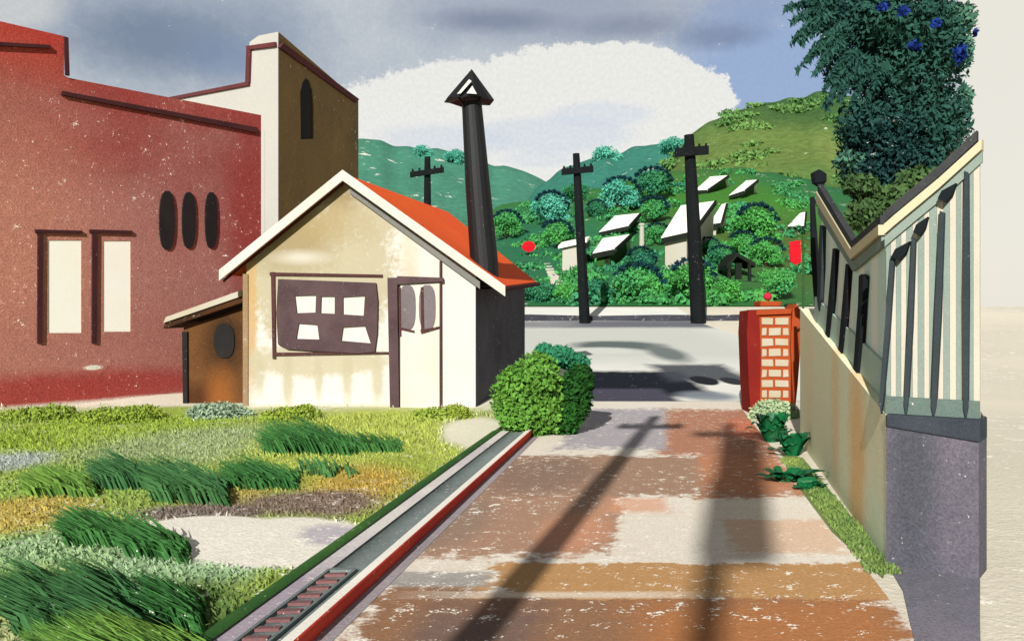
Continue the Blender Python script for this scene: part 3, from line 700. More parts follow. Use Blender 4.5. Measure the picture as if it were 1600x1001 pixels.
M_hB = paint('olive_hill', (98, 136, 72), (64, 108, 62), 0.014, EH * .95, 0.08, 0.4, [(P(1180, 250, 200).x, 200, 40, 30, 60, 14, (118, 140, 72), 0.8, 0.5), (P(1360, 270, 190).x, 190, 34, 8, 60, 8, (140, 156, 84), 0.7, 0.5), (P(1250, 170, 230).x, 230, 54, 16, 60, 7, (66, 100, 56), 0.7, 0.5)], ragamp=0.6, rag_scale=0.06)
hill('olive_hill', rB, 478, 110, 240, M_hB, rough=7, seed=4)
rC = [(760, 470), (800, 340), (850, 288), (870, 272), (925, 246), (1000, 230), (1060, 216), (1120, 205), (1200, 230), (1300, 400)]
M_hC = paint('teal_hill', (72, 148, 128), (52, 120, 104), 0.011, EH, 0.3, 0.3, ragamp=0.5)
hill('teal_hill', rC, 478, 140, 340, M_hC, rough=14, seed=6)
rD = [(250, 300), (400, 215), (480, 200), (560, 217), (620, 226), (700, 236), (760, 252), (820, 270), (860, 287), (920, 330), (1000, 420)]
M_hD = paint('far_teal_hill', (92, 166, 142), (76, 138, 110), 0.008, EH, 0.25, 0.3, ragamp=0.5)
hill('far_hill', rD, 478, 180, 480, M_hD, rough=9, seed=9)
def slope_at(px, py):
    ry = float(np.interp(px, [r[0] for r in rA], [r[1] for r in rA])); t = min(1, max(0, (478 - py) / (478 - ry)))
    Y = 52 * (130 / 52) ** t; return Y

# village houses
M_vw = paint('village_white', (236, 232, 218), (226, 220, 200), 0.25, EF, 0.05, 0.08)
M_vr = paint('village_roof', (238, 236, 226), (230, 226, 212), 0.25, 0.95, 0.03, 0.08)
M_vd = paint('village_dark', (34, 40, 30), (26, 34, 30), 0.3, 1.1, 0.02, 0.2)
M_vg = paint('village_green_wall', (70, 124, 52), (60, 108, 48), 0.3, EF, 0.05, 0.2)
def village(name, roof, base, label, wall=None, depth=4.0, cat='house', grp='white roofed houses on the hillside', eave=True):
    """roof: pixel corners bl, br, tr, tl of its near slope; the far slope and the walls follow from it"""
    cx = (roof[0][0] + roof[1][0]) / 2; Y = slope_at(cx, base)
    BL, BR = P(*roof[0], Y), P(*roof[1], Y); TR, TL = P(*roof[2], Y + depth), P(*roof[3], Y + depth)
    def ref(t, b): d = t - b; return Vector((t.x + d.x * .4, t.y + d.y, b.z))
    KR, KL = ref(TR, BR), ref(TL, BL); zb = P(cx, base, Y).z - 0.4
    h = thing(name, ((BL.x + BR.x) / 2, Y, zb + .4), label, cat, grp)
    dn = Vector((0, 0, -0.22)); mb = MB(); mb.hull([p + dn for p in (BL, BR, TR, TL)] + [BL, BR, TR, TL]); mb.build('roof', M_vr, h)
    mb = MB(); mb.hull([p + dn for p in (TL, TR, KR, KL)] + [p + Vector((0, 0, -.002)) for p in (TL, TR, KR, KL)]); mb.build('roof', M_vr, h)
    k = 0.35; bl, br = BL + Vector((k, k, -.22)), BR + Vector((-k, k, -.22)); kr, kl = KR + Vector((-k, -k, -.22)), KL + Vector((k, -k, -.22))
    tr, tl = TR + Vector((-k, 0, -.3)), TL + Vector((k, 0, -.3))
    g = lambda p: Vector((p.x, p.y, zb))
    mb = MB(); mb.face([g(bl), g(br), br, bl]); mb.face([g(br), g(kr), kr, tr, br]); mb.face([g(kr), g(kl), kl, kr]); mb.face([g(kl), g(bl), bl, tl, kl])
    mb.build('wall', wall or M_vw, h)
    if eave:
        mb = MB(); e = Vector((0, -.06, -.05)); d = Vector((0, 0, -.42)); t = Vector((0, .055, 0))
        mb.hull([BL + e + d, BR + e + d, BR + e + d + t, BL + e + d + t, BL + e, BR + e, BR + e + t, BL + e + t]); mb.build('eave', M_vd, h)
        mb = MB(); mb.hull([p + Vector((.05, 0, -.28)) for p in (BR, TR)] + [p + Vector((.2, 0, -.28)) for p in (TR, BR)] + [p + Vector((.05, 0, .05)) for p in (BR, TR)] + [p + Vector((.2, 0, .05)) for p in (TR, BR)]); mb.build('rake_board', M_vd, h)
    return h, Y, zb
def vwin(h, Y, x0, y0, x1, y1, name='window', mat=None):
    mb = MB(); mb.prism([P(x, y, Y + .3) for x, y in ((x0, y0), (x1, y0), (x1, y1), (x0, y1))], (0, 0.06, 0)); mb.build(name, mat or M_vd, h)
h, Y, zb = village('hillside_house', [(872, 384), (917, 374), (922, 369), (878, 378)], 427, 'plain white walled house with nearly flat roof behind the middle pole', eave=False, depth=3); 
h, Y, zb = village('hillside_house', [(936, 362), (982, 352), (999, 333), (961, 337)], 376, 'white roofed house higher of the two right of the middle pole', M_vg)
h, Y, zb = village('hillside_house', [(926, 395), (960, 388), (984, 366), (942, 372)], 424, 'white roofed house lower of the two right of the middle pole', M_vg); vwin(h, Y, 945, 402, 951, 416)
h, Y, zb = village('hillside_house', [(1033, 371), (1082, 360), (1116, 314), (1064, 321)], 428, 'largest white house with steep bright roof behind the right pole', M_vw, 5.5)
h, Y, zb = village('hillside_house', [(1108, 350), (1126, 347), (1134, 318), (1128, 319)], 372, 'narrow white gabled house just right of the right pole', M_vw, 4)
h, Y, zb = village('hillside_house', [(1086, 297), (1105, 296), (1137, 274), (1110, 276)], 306, 'white roofed house near the top of the slope, left one of the upper pair', M_vg)
h, Y, zb = village('hillside_house', [(1139, 305), (1163, 297), (1183, 281), (1166, 282)], 314, 'white roofed house near the top of the slope, right one of the upper pair', M_vg)
h, Y, zb = village('hillside_house', [(1231, 353), (1256, 352), (1258, 331), (1250, 333)], 362, 'small white house beside the red hanging sign at the right', M_vw, 3)
# little open pavilion
Yp = slope_at(1153, 440)
pv = thing('pavilion', P(1153, 440, Yp), 'small dark open pavilion with pitched roof among hillside trees', 'pavilion')
mb = MB()
for a, b in (((1152, 394), (1136, 414)), ((1152, 394), (1181, 411))): 
    p, q = P(*a, Yp), P(*b, Yp); d = Vector((0, 0, -.28)); t = Vector((0, 3, 0)); mb.hull([p + d, q + d, q + d + t, p + d + t, p, q, q + t, p + t])
mb.build('roof', M_vd, pv)
for x in (1140, 1172):
    for dy in (0.15, 2.8):
        mb = MB(); mb.tube([P(x, 441, Yp) + Vector((0, dy, -.2)), P(x, 409, Yp) + Vector((0, dy, 0))], 0.13, 6); mb.build('post', M_vd, pv)
mb = MB(); p = P(1153, 440, Yp); mb.box(p + Vector((0, 1.5, -.1)), (1.5, 1.7, .14)); mb.build('floor', M_vd, pv)
mb = MB(); p = P(1157, 424, Yp); mb.box(p + Vector((0, .6, 0)), (.22, .12, .6)); mb.build('statue_panel', M_vd, pv)
# white pillar and white path on the slope
Yq = slope_at(1003, 386); mb = MB(); mb.tube([P(1003, 388, Yq), P(1003, 352, Yq)], [.24, .2], 8); mb.tube([P(1003, 352, Yq), P(1003, 349, Yq)], [.3, .26], 8)
o = rebase(mb.build('stone_pillar', M_vw)); tag(o, 'slim white pillar among trees right of the two white roofs', 'pillar')
Ya = slope_at(862, 452)
st_ = thing('garden_steps', P(868, 452, Ya), 'white steps climbing the slope left of the middle pole', 'steps')
mb = MB()
for i in range(9):
    t = i / 9; px = 872 - 20 * t; py = 450 - 36 * t; Yy = slope_at(px, py); p = P(px, py, Yy); mb.box(p + Vector((0, 0, .12)), (.42 - .15 * t, .35, .22)); mb.build('tread', M_vw, st_); mb = MB()
mb.b.free()
# red sign boards
M_sign = paint('bright_red_paint', (222, 28, 44), (196, 20, 36), 0.8, 1.3, 0.05, 0.12)
Ys = slope_at(826, 400) - 3
rs = thing('red_disc_sign', P(826, 400, Ys), 'round bright red sign on a post above the orange roof', 'sign')
mb = MB(); c = P(826, 385, Ys); n_ = 8; mb.prism([c + Vector((.62 * math.cos(t), 0, .5 * math.sin(t))) for t in [2 * math.pi * k / n_ for k in range(n_)]], (0, .08, 0)); mb.build('disc', M_sign, rs)
mb = MB(); mb.tube([P(826, 402, Ys) + Vector((0, .12, -1)), c + Vector((0, .12, 0))], .05, 6); mb.build('post', M_vd, rs)
Yt = 46.0
rs = thing('red_hanging_sign', P(1252, 480, Yt), 'upright red hanging board near the right fence', 'sign')
mb = MB(); mb.prism([P(x, y, Yt) for x, y in ((1234, 378), (1251, 375), (1252, 409), (1244, 414), (1235, 408))], (0, .12, 0)); mb.build('board', M_sign, rs)
mb = MB(); mb.tube([P(1255, 486, Yt), P(1255, 366, Yt)], .06, 6); mb.tube([P(1255, 370, Yt), P(1238, 371, Yt)], .04, 6); mb.build('post', M_vg, rs)

# hillside trees
M_tr = paint('tree_bark', (70, 56, 44), (50, 42, 36), 3, 1.0, 0.02, 0.3)
LF = [paint('foliage_mid', (72, 140, 60), (52, 118, 72), 0.25, 0.6, 0.02, 0.15, bump=0, island=0.4),
      paint('foliage_dark', (50, 112, 66), (38, 94, 78), 0.25, 0.6, 0.02, 0.15, bump=0, island=0.4),
      paint('foliage_teal', (84, 160, 138), (60, 136, 116), 0.3, 0.65, 0.02, 0.15, bump=0, island=0.35)]
M_capf = paint('foliage_navy', (22, 54, 70), (18, 48, 48), 0.5, 0.85, 0.0, 0.1, bump=0, island=0.3)
protos = []
for k_ in range(3):
    r_ = np.random.default_rng(40 + k_); bl_ = [(0, 0, 1.15, .62, .62, .55)]
    for _ in range(6): a_r = r_.random() * 6.28; bl_.append((.5 * math.cos(a_r), .5 * math.sin(a_r), .85 + .5 * r_.random(), .42, .42, .36))
    for _ in range(5): a_r = r_.random() * 6.28; bl_.append((.75 * math.cos(a_r), .6 * math.sin(a_r), .55 + .6 * r_.random(), .3, .3, .2))
    cm = leaf_mesh('crown', bl_, 3200, 0.12, 1.8, 0.25, rng=r_)
    caps = []
    for t in np.linspace(0.25, 2.5, 9): caps.append((.82 * math.cos(t) * (1 if k_ != 1 else .9), -.35, 1.05 + .72 * math.sin(t), .12, .16, .09))
    km = leaf_mesh('crown_fringe', caps, 520, 0.12, 2.0, 0.1, rng=r_)
    mbt = MB(); mbt.tube([(0, 0, -.4), (.02, 0, .4), (0, .02, 1.0)], [.09, .07, .03], 7); mbt.tube([(0, 0, .4), (.35, 0, 1.0)], [.04, .02], 5); mbt.tube([(0, 0, .45), (-.3, .1, 1.1)], [.04, .02], 5)
    bmesh.ops.recalc_face_normals(mbt.b, faces=mbt.b.faces[:]); tm = D.meshes.new('trunk'); mbt.b.to_mesh(tm); mbt.b.free(); tm.materials.append(M_tr)
    protos.append((cm, km, tm))
def htree(px, py, r, label, kind=0, cap=True, Y=None, grp='round trees on the hillside'):
    """px,py is the crown's centre in the view, r its half width there"""
    Y = Y or slope_at(px, min(470, py + r * 0.9)); c = P(px, py, Y); s = r * 1.22 * Y / F
    cm, km, tm = protos[HT[0] % 3]; HT[0] += 1
    t = thing('hillside_tree', (c.x, c.y, c.z - 1.1 * s), label, 'tree', grp)
    t.scale = (s, s, s); t.rotation_euler = (0, 0, random.uniform(-.35, .35))
    key = (cm.name, kind)
    if key not in CM: m_ = cm.copy(); m_.name = 'crown'; m_.materials.append(LF[kind]); CM[key] = m_
    for nm, me_ in (('crown', CM[key]), ('trunk', tm)) + ((('crown_fringe', km),) if cap else ()):
        o = D.objects.new(nm, me_); COL.objects.link(o); o.parent = t
        if nm == 'crown_fringe' and not me_.materials: me_.materials.append(M_capf)
    return t
HT = [0]; CM = {}
for a in [
    (790, 350, 25, 'round tree with dark fringe just right of the black stovepipe', 0), (862, 325, 30, 'tall round tree left of the middle pole crossarm', 2), (872, 366, 26, 'round tree close on the left of the middle pole', 0),
    (968, 303, 30, 'round teal green tree above the two white roofs', 2), (932, 328, 18, 'small tree between the middle pole and the upper white roof', 1), (1022, 328, 24, 'round tree with dark fringe between the white roofs and the right pole', 0),
    (1028, 366, 20, 'small tree left of the large white house', 0), (1003, 408, 26, 'round tree under the slim white pillar', 1), (1020, 288, 30, 'dark green round tree left of the right pole high on the slope', 1),
    (996, 446, 40, 'widest low round tree between the two poles', 0), (1080, 436, 38, 'wide round tree at the foot of the right pole', 0), (1104, 386, 18, 'small tree touching the right pole on its right side', 1),
    (1126, 402, 21, 'bright round tree left of the dark pavilion', 1), (1178, 350, 36, 'large dark fringed tree right of the narrow gabled house', 0), (1160, 380, 22, 'round tree directly above the dark pavilion', 0),
    (1196, 394, 26, 'round tree right of the dark pavilion', 0), (842, 458, 26, 'low bush like tree at the street, left of the white steps', 1, False), (886, 456, 24, 'low tree at the street just left of the middle pole foot', 0, False),
    (936, 454, 26, 'low tree at the street just right of the middle pole foot', 1, False), (1130, 452, 26, 'low tree at the street between right pole and pavilion', 0, False), (1215, 440, 30, 'pale olive tree above the brick pillar', 0, False),
    (815, 440, 26, 'dark tree showing past the corner of the orange roof', 1, False), (900, 300, 20, 'small tree behind the middle pole below its crossarm', 1, False), (1100, 330, 16, 'small tree behind the large white roof', 1, False)]:
    htree(a[0], a[1], a[2], a[3], a[4], a[5] if len(a) > 5 else True)
for px, py, r, Y, lb in ((950, 246, 25, 330, 'pale teal tree on the ridge between the two poles'), (1050, 228, 20, 300, 'teal tree on the ridge left of the right pole top'), (1088, 226, 24, 300, 'teal tree on the ridge behind the right pole top'),
                         (662, 238, 16, 460, 'distant teal tree on the far ridge behind the left pole'), (712, 246, 18, 450, 'distant teal tree on the far ridge left of the stovepipe')):
    htree(px, py, r, lb, 2, False, Y, 'teal trees on the ridges')

# rough scrub between the trees: nobody could count it
n = 9000; sc_b = []; r5 = np.random.default_rng(5)
for _ in range(420):
    px = r5.uniform(690, 1270); ry = float(np.interp(px, [q[0] for q in rA], [q[1] for q in rA])); py = r5.uniform(ry + 6, 476)
    if float(vnoise(np.array(px / 40), np.array(py / 26), 8)) < .47: continue
    Y = slope_at(px, py); p = P(px, py, Y); s_ = r5.uniform(.5, 1.3); sc_b.append((p.x, p.y, p.z + .15, s_ * 1.3, s_, s_ * .55))
me = leaf_mesh('hillside_scrub', sc_b, 26000, 0.42, 1.8, 0.3, rng=r5)
go = struct('hillside_scrub', me, paint('scrub_leaves', (66, 132, 58), (46, 108, 80), 0.2, 0.62, 0.02, 0.15, bump=0, island=.4), 'stuff'); tag(go, 'dark green scrub filling the slope between the trees and houses', 'scrub')

n_ = []; r6 = np.random.default_rng(6)
for _ in range(260):
    px = r6.uniform(1040, 1420); ry = float(np.interp(px, [q[0] for q in rB], [q[1] for q in rB])); t = r6.uniform(.35, 1.0)
    if float(vnoise(np.array(px / 34), np.array(t * 7), 3)) < .5: continue
    Y = 110 * (240 / 110) ** t; p = P(px, 478 + (ry - 478) * t, Y); s_ = r6.uniform(1.2, 3.0); n_.append((p.x, p.y, p.z, s_ * 1.5, s_, s_ * .5))
go = struct('hill_woodland', leaf_mesh('hill_woodland', n_, 16000, 1.0, 1.6, .3, rng=r6), paint('woodland_leaves', (104, 140, 74), (74, 116, 64), 0.05, 0.85, 0.02, 0.12, bump=0, island=.3), 'stuff'); tag(go, 'olive green scrubby woodland covering the right hand hill', 'woodland')
# ------------------------------------------------------------------ utility poles
M_pole = paint('tarred_pole', (30, 33, 34), (20, 24, 26), 1.5, 1.3, 0.04, 0.3)
def pole(base, h, r, arm_w, arm_z, label, lean=(0, 0), add_shadow_drums=False, tilt=0.0, grp='tarred utility poles along the street'):
    t = thing('utility_pole', base, label, 'utility pole', grp); b = Vector(base)
    top = b + Vector((lean[0], lean[1], h)); at = b.lerp(top, arm_z)
    mb = MB(); mb.tube([b + Vector((0, 0, -.3)), b.lerp(top, .3), b.lerp(top, .7), top], [r, r * .92, r * .8, r * .62], 10, wob=.05); mb.build('post', M_pole, t)
    mb = MB(); a = Vector((arm_w, 0, arm_w * tilt)); y = -r - .1
    mb.hull([at + s * a + Vector((0, y + dy, dz)) for dz in (-r * .55, r * .55) for s, dy in ((-1, 0), (1, 0), (1, .16), (-1, .16))]); mb.build('crossarm', M_pole, t)
    for sx in (-.85, -.45, .45, .85):
        mb = MB(); q = at + a * sx + Vector((0, y + .08, r * .55)); mb.tube([q, q + Vector((0, 0, .14))], [.06, .045], 6); mb.build('insulator', M_pole, t)
    if add_shadow_drums:
        mb = MB(); q = b.lerp(top, .80) + Vector((.10, -.30, 0)); mb.tube([q, q + Vector((0, 0, 1.5))], .33, 12); mb.build('shadow_drum', M_pole, t)  # unseen drums added to widen the pole's shadow on the road
        mb = MB(); mb.tube([q + Vector((.04, 0, 1.7)), q + Vector((.04, 0, 3.1))], .31, 12); mb.build('shadow_drum', M_pole, t)
    return t
YP = 45.0
b1 = P(914, 505, YP); b2 = P(1092, 504, YP); b3 = P(668, 500, YP)
pole(b1, P(0, 240, YP).z - b1.z, 0.28, 0.80, 0.895, 'dark utility pole in the middle of the view, right of the cottage', lean=(-.45, 0), tilt=.1)
pole(b2, P(0, 211, YP).z - b2.z, 0.40, 0.85, 0.905, 'thickest dark utility pole, in front of the large white house', lean=(-.5, 0), tilt=.08)
pole(b3, P(0, 245, YP).z - b3.z, 0.24, 0.85, 0.90, 'dark utility pole whose top shows over the orange roof', tilt=.15)
pole((-3.98, -9, 0), 12.4, 0.17, 0.55, 0.95, 'utility pole behind the viewer at the kerb, casting the left road shadow')
pole((-6.73, -25, 0), 19.6, 0.15, 0.6, 0.97, 'taller utility pole behind the viewer, casting the right road shadow', add_shadow_drums=True)

# ------------------------------------------------------------------ brick pillar
bp = thing('brick_pillar', G(1208, 645) + Vector((0, .3, 0)), 'brick gate pillar with orange mortar, capstone and small pink ball', 'gate pillar')
Yb = 17.3; PBk = Plane((4, Yb), (6, Yb))
M_brick = paint('pale_brick', (238, 230, 212), (222, 204, 158), 2, EF, 0.0, 0.12)
M_mort = paint('orange_mortar', (218, 106, 52), (206, 88, 42), 1.5, EF, 0.04, 0.2)
M_bred = paint('deep_red_brick', (150, 38, 36), (172, 52, 40), 1.3, EF, 0.03, 0.25)
M_oran = paint('orange_brick_edge', (214, 98, 50), (200, 84, 44), 1.3, EF, 0.03, 0.2)
mb = MB(); x0, x1 = PBk.at(1186, 500).x, PBk.at(1236, 500).x; zt_ = PBk.at(1200, 484).z
mb.box(((x0 + x1) / 2, Yb + .33, zt_ / 2), ((x1 - x0) / 2, .33, zt_ / 2)); mb.build('shaft', M_mort, bp, bevel=.01)
rows = 9
for i in range(rows):
    y0 = 494 + i * 16.2; xs_ = [1188, 1206, 1233] if i % 2 else [1188, 1221, 1233]
    if i % 2 == 0: xs_ = [1188, 1209, 1233]
    else: xs_ = [1188, 1199, 1221, 1233]
    for a_x, b_x in zip(xs_, xs_[1:]):
        j = random.uniform
        mb = MB(); slab(mb, PBk, [(a_x + 2 + j(-.6, .6), y0 + 2.2), (b_x - 1.6 + j(-.6, .6), y0 + 2.4 + j(-.8, .8)), (b_x - 1.6 + j(-.6, .6), y0 + 13), (a_x + 2, y0 + 13.4 + j(-1, 1))], 0.02, 0.019)
        mb.build('brick', M_brick, bp)
mb = MB(); mb.prism([Vector((PBk.at(x, 500).x, Yb - .05, PBk.at(x, y).z)) for x, y in ((1176, 640), (1186, 636), (1188, 560), (1185, 484), (1168, 486), (1166, 520), (1169, 600), (1172, 644))], (0, .66, 0)); mb.build('side_pier', M_bred, bp)
mb = MB(); mb.prism([Vector((PBk.at(x, 500).x, Yb - .06, PBk.at(x, y).z)) for x, y in ((1240, 648), (1245, 600), (1251, 520), (1249, 484), (1243, 475), (1237, 482), (1234, 540), (1237, 600))], (0, .5, 0)); mb.build('side_pier', M_oran, bp)
mb = MB(); mb.prism([Vector((PBk.at(x, 500).x, Yb - .07, PBk.at(x, y).z)) for x, y in ((1180, 492), (1234, 490), (1236, 482), (1181, 484))], (0, .75, 0)); mb.build('cornice', M_oran, bp)
mb = MB(); mb.prism([Vector((PBk.at(x, 500).x, Yb, PBk.at(x, y).z)) for x, y in ((1188, 479), (1220, 479), (1222, 471), (1189, 470))], (0, .5, 0)); mb.build('capstone', M_oran, bp, bevel=.02)
mb = MB(); mb.b.free(); mb.b = bmesh.new(); bmesh.ops.create_icosphere(mb.b, subdivisions=2, radius=.085); bmesh.ops.translate(mb.b, verts=mb.b.verts[:], vec=Vector((PBk.at(1204, 500).x, Yb + .2, PBk.at(1204, 463).z)))
mb.build('finial_ball', paint('pink_ball', (230, 52, 84), (214, 40, 70), 2, EF * .85, 0, 0.1), bp, smooth=True)

# ------------------------------------------------------------------ retaining wall
F1, F2 = Vector((2.957, 7.0, 0)), Vector((3.478, 6.6, 0)); FAR = Vector((4.387, 13.5, 0)); FR = Vector((7.0, 15.4, 0))
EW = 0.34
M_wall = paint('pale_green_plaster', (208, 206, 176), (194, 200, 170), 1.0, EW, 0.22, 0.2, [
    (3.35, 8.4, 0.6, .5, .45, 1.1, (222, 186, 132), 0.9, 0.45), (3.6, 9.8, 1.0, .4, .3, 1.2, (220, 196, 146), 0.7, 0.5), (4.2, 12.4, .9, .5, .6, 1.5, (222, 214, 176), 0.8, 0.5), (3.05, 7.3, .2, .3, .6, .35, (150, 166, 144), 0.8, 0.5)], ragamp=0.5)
M_end = paint('purple_end_shade', (118, 112, 122), (92, 92, 104), 1.2, 1.1, 0.10, 0.45, [(3.1, 6.9, .9, .14, .5, 1.2, (78, 82, 90), 0.8, 0.5)], ragamp=0.5)  # end face of the wall, its shade painted in as dark purple
rw = thing('retaining_wall', tuple(F1), 'pale greenish retaining wall along the right of the road with shaded end painted dark purple', 'wall')
Z1, Z2, ZF = 1.17, 1.17, 2.03
mb = MB(); L_ = (FAR - F1).normalized(); N_ = Vector((L_.y, -L_.x, 0))
mb.hull([F1, F1 + N_ * .3 + L_ * .02, FAR + N_ * .3, FAR, F1 + up * Z1, F1 + N_ * .3 + L_ * .02 + up * Z1, FAR + N_ * .3 + up * ZF, FAR + up * ZF]); mb.build('wall_face', M_wall, rw)
mb = MB(); L2 = (F2 - F1).normalized(); N2 = Vector((-L2.y, L2.x, 0)); N2 = N2 if N2.y > 0 else -N2
a = F1 - N2 * .012 ; b = F2 - N2 * .012
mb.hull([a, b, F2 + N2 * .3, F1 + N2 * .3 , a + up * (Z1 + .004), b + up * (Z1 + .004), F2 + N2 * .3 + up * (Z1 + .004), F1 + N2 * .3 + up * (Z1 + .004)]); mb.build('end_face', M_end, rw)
mb = MB(); i1 = F1 + N_ * .305 + L_ * .35; i2 = F2 + N2 * .31 ; i4 = FAR + N_ * .305
mb.hull([i1, i2, FR, i4, i1 + up * (Z1 - .02), i2 + up * (Z1 - .02), FR + up * (ZF - .03), i4 + up * (ZF - .03)]); mb.build('terrace_fill', paint('terrace_earth', (96, 106, 96), (80, 92, 84), 1, EG, .05, .3), rw)
mb = MB(); # dark shrubby coping over the end face
M_cope = paint('dark_slate_coping', (78, 84, 92), (58, 64, 74), 1.6, 1.3, 0.1, 0.35)
a = F1 - N2 * .03; b = F2 - N2 * .03 + L2 * .01
mb.hull([a + up * 1.085, b + up * 1.02, b + N2 * .3 + up * 1.02, a + N2 * .3 + up * 1.085, a + up * 1.185, b + up * 1.19, b + N2 * .3 + up * 1.19, a + N2 * .3 + up * 1.185]); mb.build('coping', M_cope, rw, bevel=.01)
# grey-green footing line
M_foot = paint('grey_green_footing', (128, 146, 132), (112, 128, 118), 1.5, EG, .2, .3)
# apron and planting strip on the ground
M_apron = paint('purple_grey_concrete', (140, 132, 142), (104, 108, 116), 1.3, EG, 0.12, 0.4)
me = D.meshes.new('apron'); ap_ = [(2.957, 6.985), (3.478, 6.585), (3.02, 5.72), (2.62, 4.95), (2.1, 4.0), (1.6, 3.0), (2.02, 4.4), (2.44, 5.38), (2.78, 6.3)]
me.from_pydata([(x, y, .008) for x, y in ap_], [], [list(range(len(ap_)))]); struct('apron', me, M_apron)
me = D.meshes.new('verge'); vg = [R(1.62, 6.6), R(1.76, 7.0), R(1.80, 8.5), R(1.83, 10.5), R(1.86, 12), R(1.62, 12.4), R(1.50, 10), R(1.50, 8)]
me.from_pydata([(p.x, p.y, .009) for p in vg], [], [list(range(len(vg)))]); struct('verge', me, paint('green_verge', (132, 148, 86), (100, 124, 74), 1.5, EG, 0.12, 0.3))
n = 2600; y = 6.7 + 5.2 * RNG.random(n); x = 1.53 + .27 * RNG.random(n) + .1733 * y
me = blade_mesh('verge_grass', np.stack([x, y, x * 0], 1), .05, .008, (0.1, 0, 0), .4)
go = struct('verge_grass', me, paint('verge_blades', (140, 160, 84), (92, 124, 66), 1.5, EG, 0.02, 0.2, bump=0, island=.4), 'stuff'); tag(go, 'thin strip of green grass at the foot of the retaining wall', 'grass')

# ------------------------------------------------------------------ board fence on the wall
EB = 1.55
M_b1 = paint('sage_board', (166, 182, 170), (150, 168, 158), 2.0, EB, 0.15, 0.2)
M_b2 = paint('cream_board', (232, 224, 206), (214, 210, 190), 2.0, EB, 0.1, 0.12)
M_a1 = paint('sage_board_lightened', (172, 192, 184), (156, 178, 170), 2.0, .45, 0.15, 0.2)  # copies of the boards, lightened to offset grazing sun on this run
M_a2 = paint('cream_board_lightened', (228, 232, 222), (214, 220, 208), 2.0, .4, 0.1, 0.1)
M_b3 = paint('slate_post', (74, 84, 88), (56, 66, 72), 2.0, EB, 0.05, 0.3)
M_b4 = paint('black_post', (34, 40, 44), (26, 30, 36), 2.0, EB, 0.03, 0.2)
M_rail = paint('cream_rail', (234, 224, 188), (226, 214, 176), 2.0, EB, 0.08, 0.12)
M_rail2 = paint('charcoal_capping', (86, 88, 88), (64, 66, 70), 1.5, EB, 0.12, 0.35)
M_basea = paint('sage_base_board_lightened', (146, 164, 154), (130, 150, 142), 1.5, .55, 0.2, 0.2)  # base board copy, lightened for the same dim run
M_base = paint('sage_base_board', (128, 148, 138), (112, 132, 124), 1.5, EB, 0.12, 0.25)
fc = thing('board_fence', tuple(F1 + up * Z1), 'tall striped sage and cream board fence with V shaped top on the retaining wall', 'fence')
PA = Plane((F1 + N_ * .10).xy, (FAR + N_ * .10).xy); PF = Plane((F1 + N2 * .08).xy, (F2 + N2 * .08).xy)
XC = 1384.0
def fp(px, py, out=0.0): return (PA if px < XC else PF).at(px, py, out)
def fbase(px):
    pl = PA if px < XC else PF; p = pl.at(px, 500)
    t = max(0, min(1, (p - F1).dot(L_) / (FAR - F1).length)); return Z1 + (ZF - Z1) * t if px < XC else Z1
topline = [(1284, 318), (1338, 402), (1400, 350), (1470, 292), (1532, 236)]
def ftop(px): return float(np.interp(px, [a for a, _ in topline], [b for _, b in topline]))
def board(name, x0, x1, mat, ytop=0, out=0.0, th=0.03, bottom=None, botext=0.0):
    pl = PA if (x0 + x1) / 2 < XC else PF
    q = []
    for x in (x0, x1):
        g_ = pl.at(x, 500, out); q.append(Vector((g_.x, g_.y, fbase(x) + 0.003 - botext)))
    for x in (x1, x0):
        q.append(pl.at(x, ftop(x) + ytop, out))
    mb = MB(); mb.prism(q, -pl.n * th); return mb.build(name, mat, fc)
edges = [1284, 1290, 1296, 1303, 1309, 1317, 1324, 1333, 1341, 1351, 1361, 1372, XC - .2]
mats = [M_a2, M_a1] * 6
for (a, b), m in zip(zip(edges, edges[1:]), mats): board('board', a + .15, b - .15, m)
edges = [XC + .6, 1392, 1400, 1408, 1416, 1426, 1434, 1444, 1452, 1464, 1474, 1484, 1494, 1502, 1512, 1521, 1531]
mats = [M_b1, M_b2] * 8
for (a, b), m in zip(zip(edges, edges[1:]), mats): board('board', a + .2, b - .2, m)
def post(x0, y0, x1, y1, w_, mat, name='batten', th=0.05, out=0.05):
    pl = PA if x0 < XC else PF; q = []
    for x, y, k in ((x0 - w_ * .35, y0, 0), (x0 + w_ * .35, y0 + 3, 0), (x0 * .5 + x1 * .5 + w_ / 2, (y0 + y1) / 2, 0), (x1 + w_ * .4, y1 - 18, 0), (x1, y1, 0), (x1 - w_ * .4, y1 - 18, 0), (x0 * .5 + x1 * .5 - w_ / 2, (y0 + y1) / 2, 0)):
        q.append(pl.at(x, y, out))
    mb = MB(); mb.prism(q, -pl.n * (th)); return mb.build(name, mat, fc)
for a in ((1289, 352, 1285, 486, 6, M_b3), (1310, 388, 1298, 545, 6, M_b4), (1331, 412, 1315, 612, 6, M_b4), (1352, 430, 1351, 516, 5, M_b4)): post(*a)
for a in ((1357, 428, 1343, 628, 7, M_b4, 'batten', .05, .06), (1397, 400, 1379, 646, 8, M_b3), (1430, 372, 1418, 650, 8, M_b3), (1474, 330, 1461, 652, 10, M_b3), (1512, 268, 1511, 655, 9, M_b3)): post(*a)
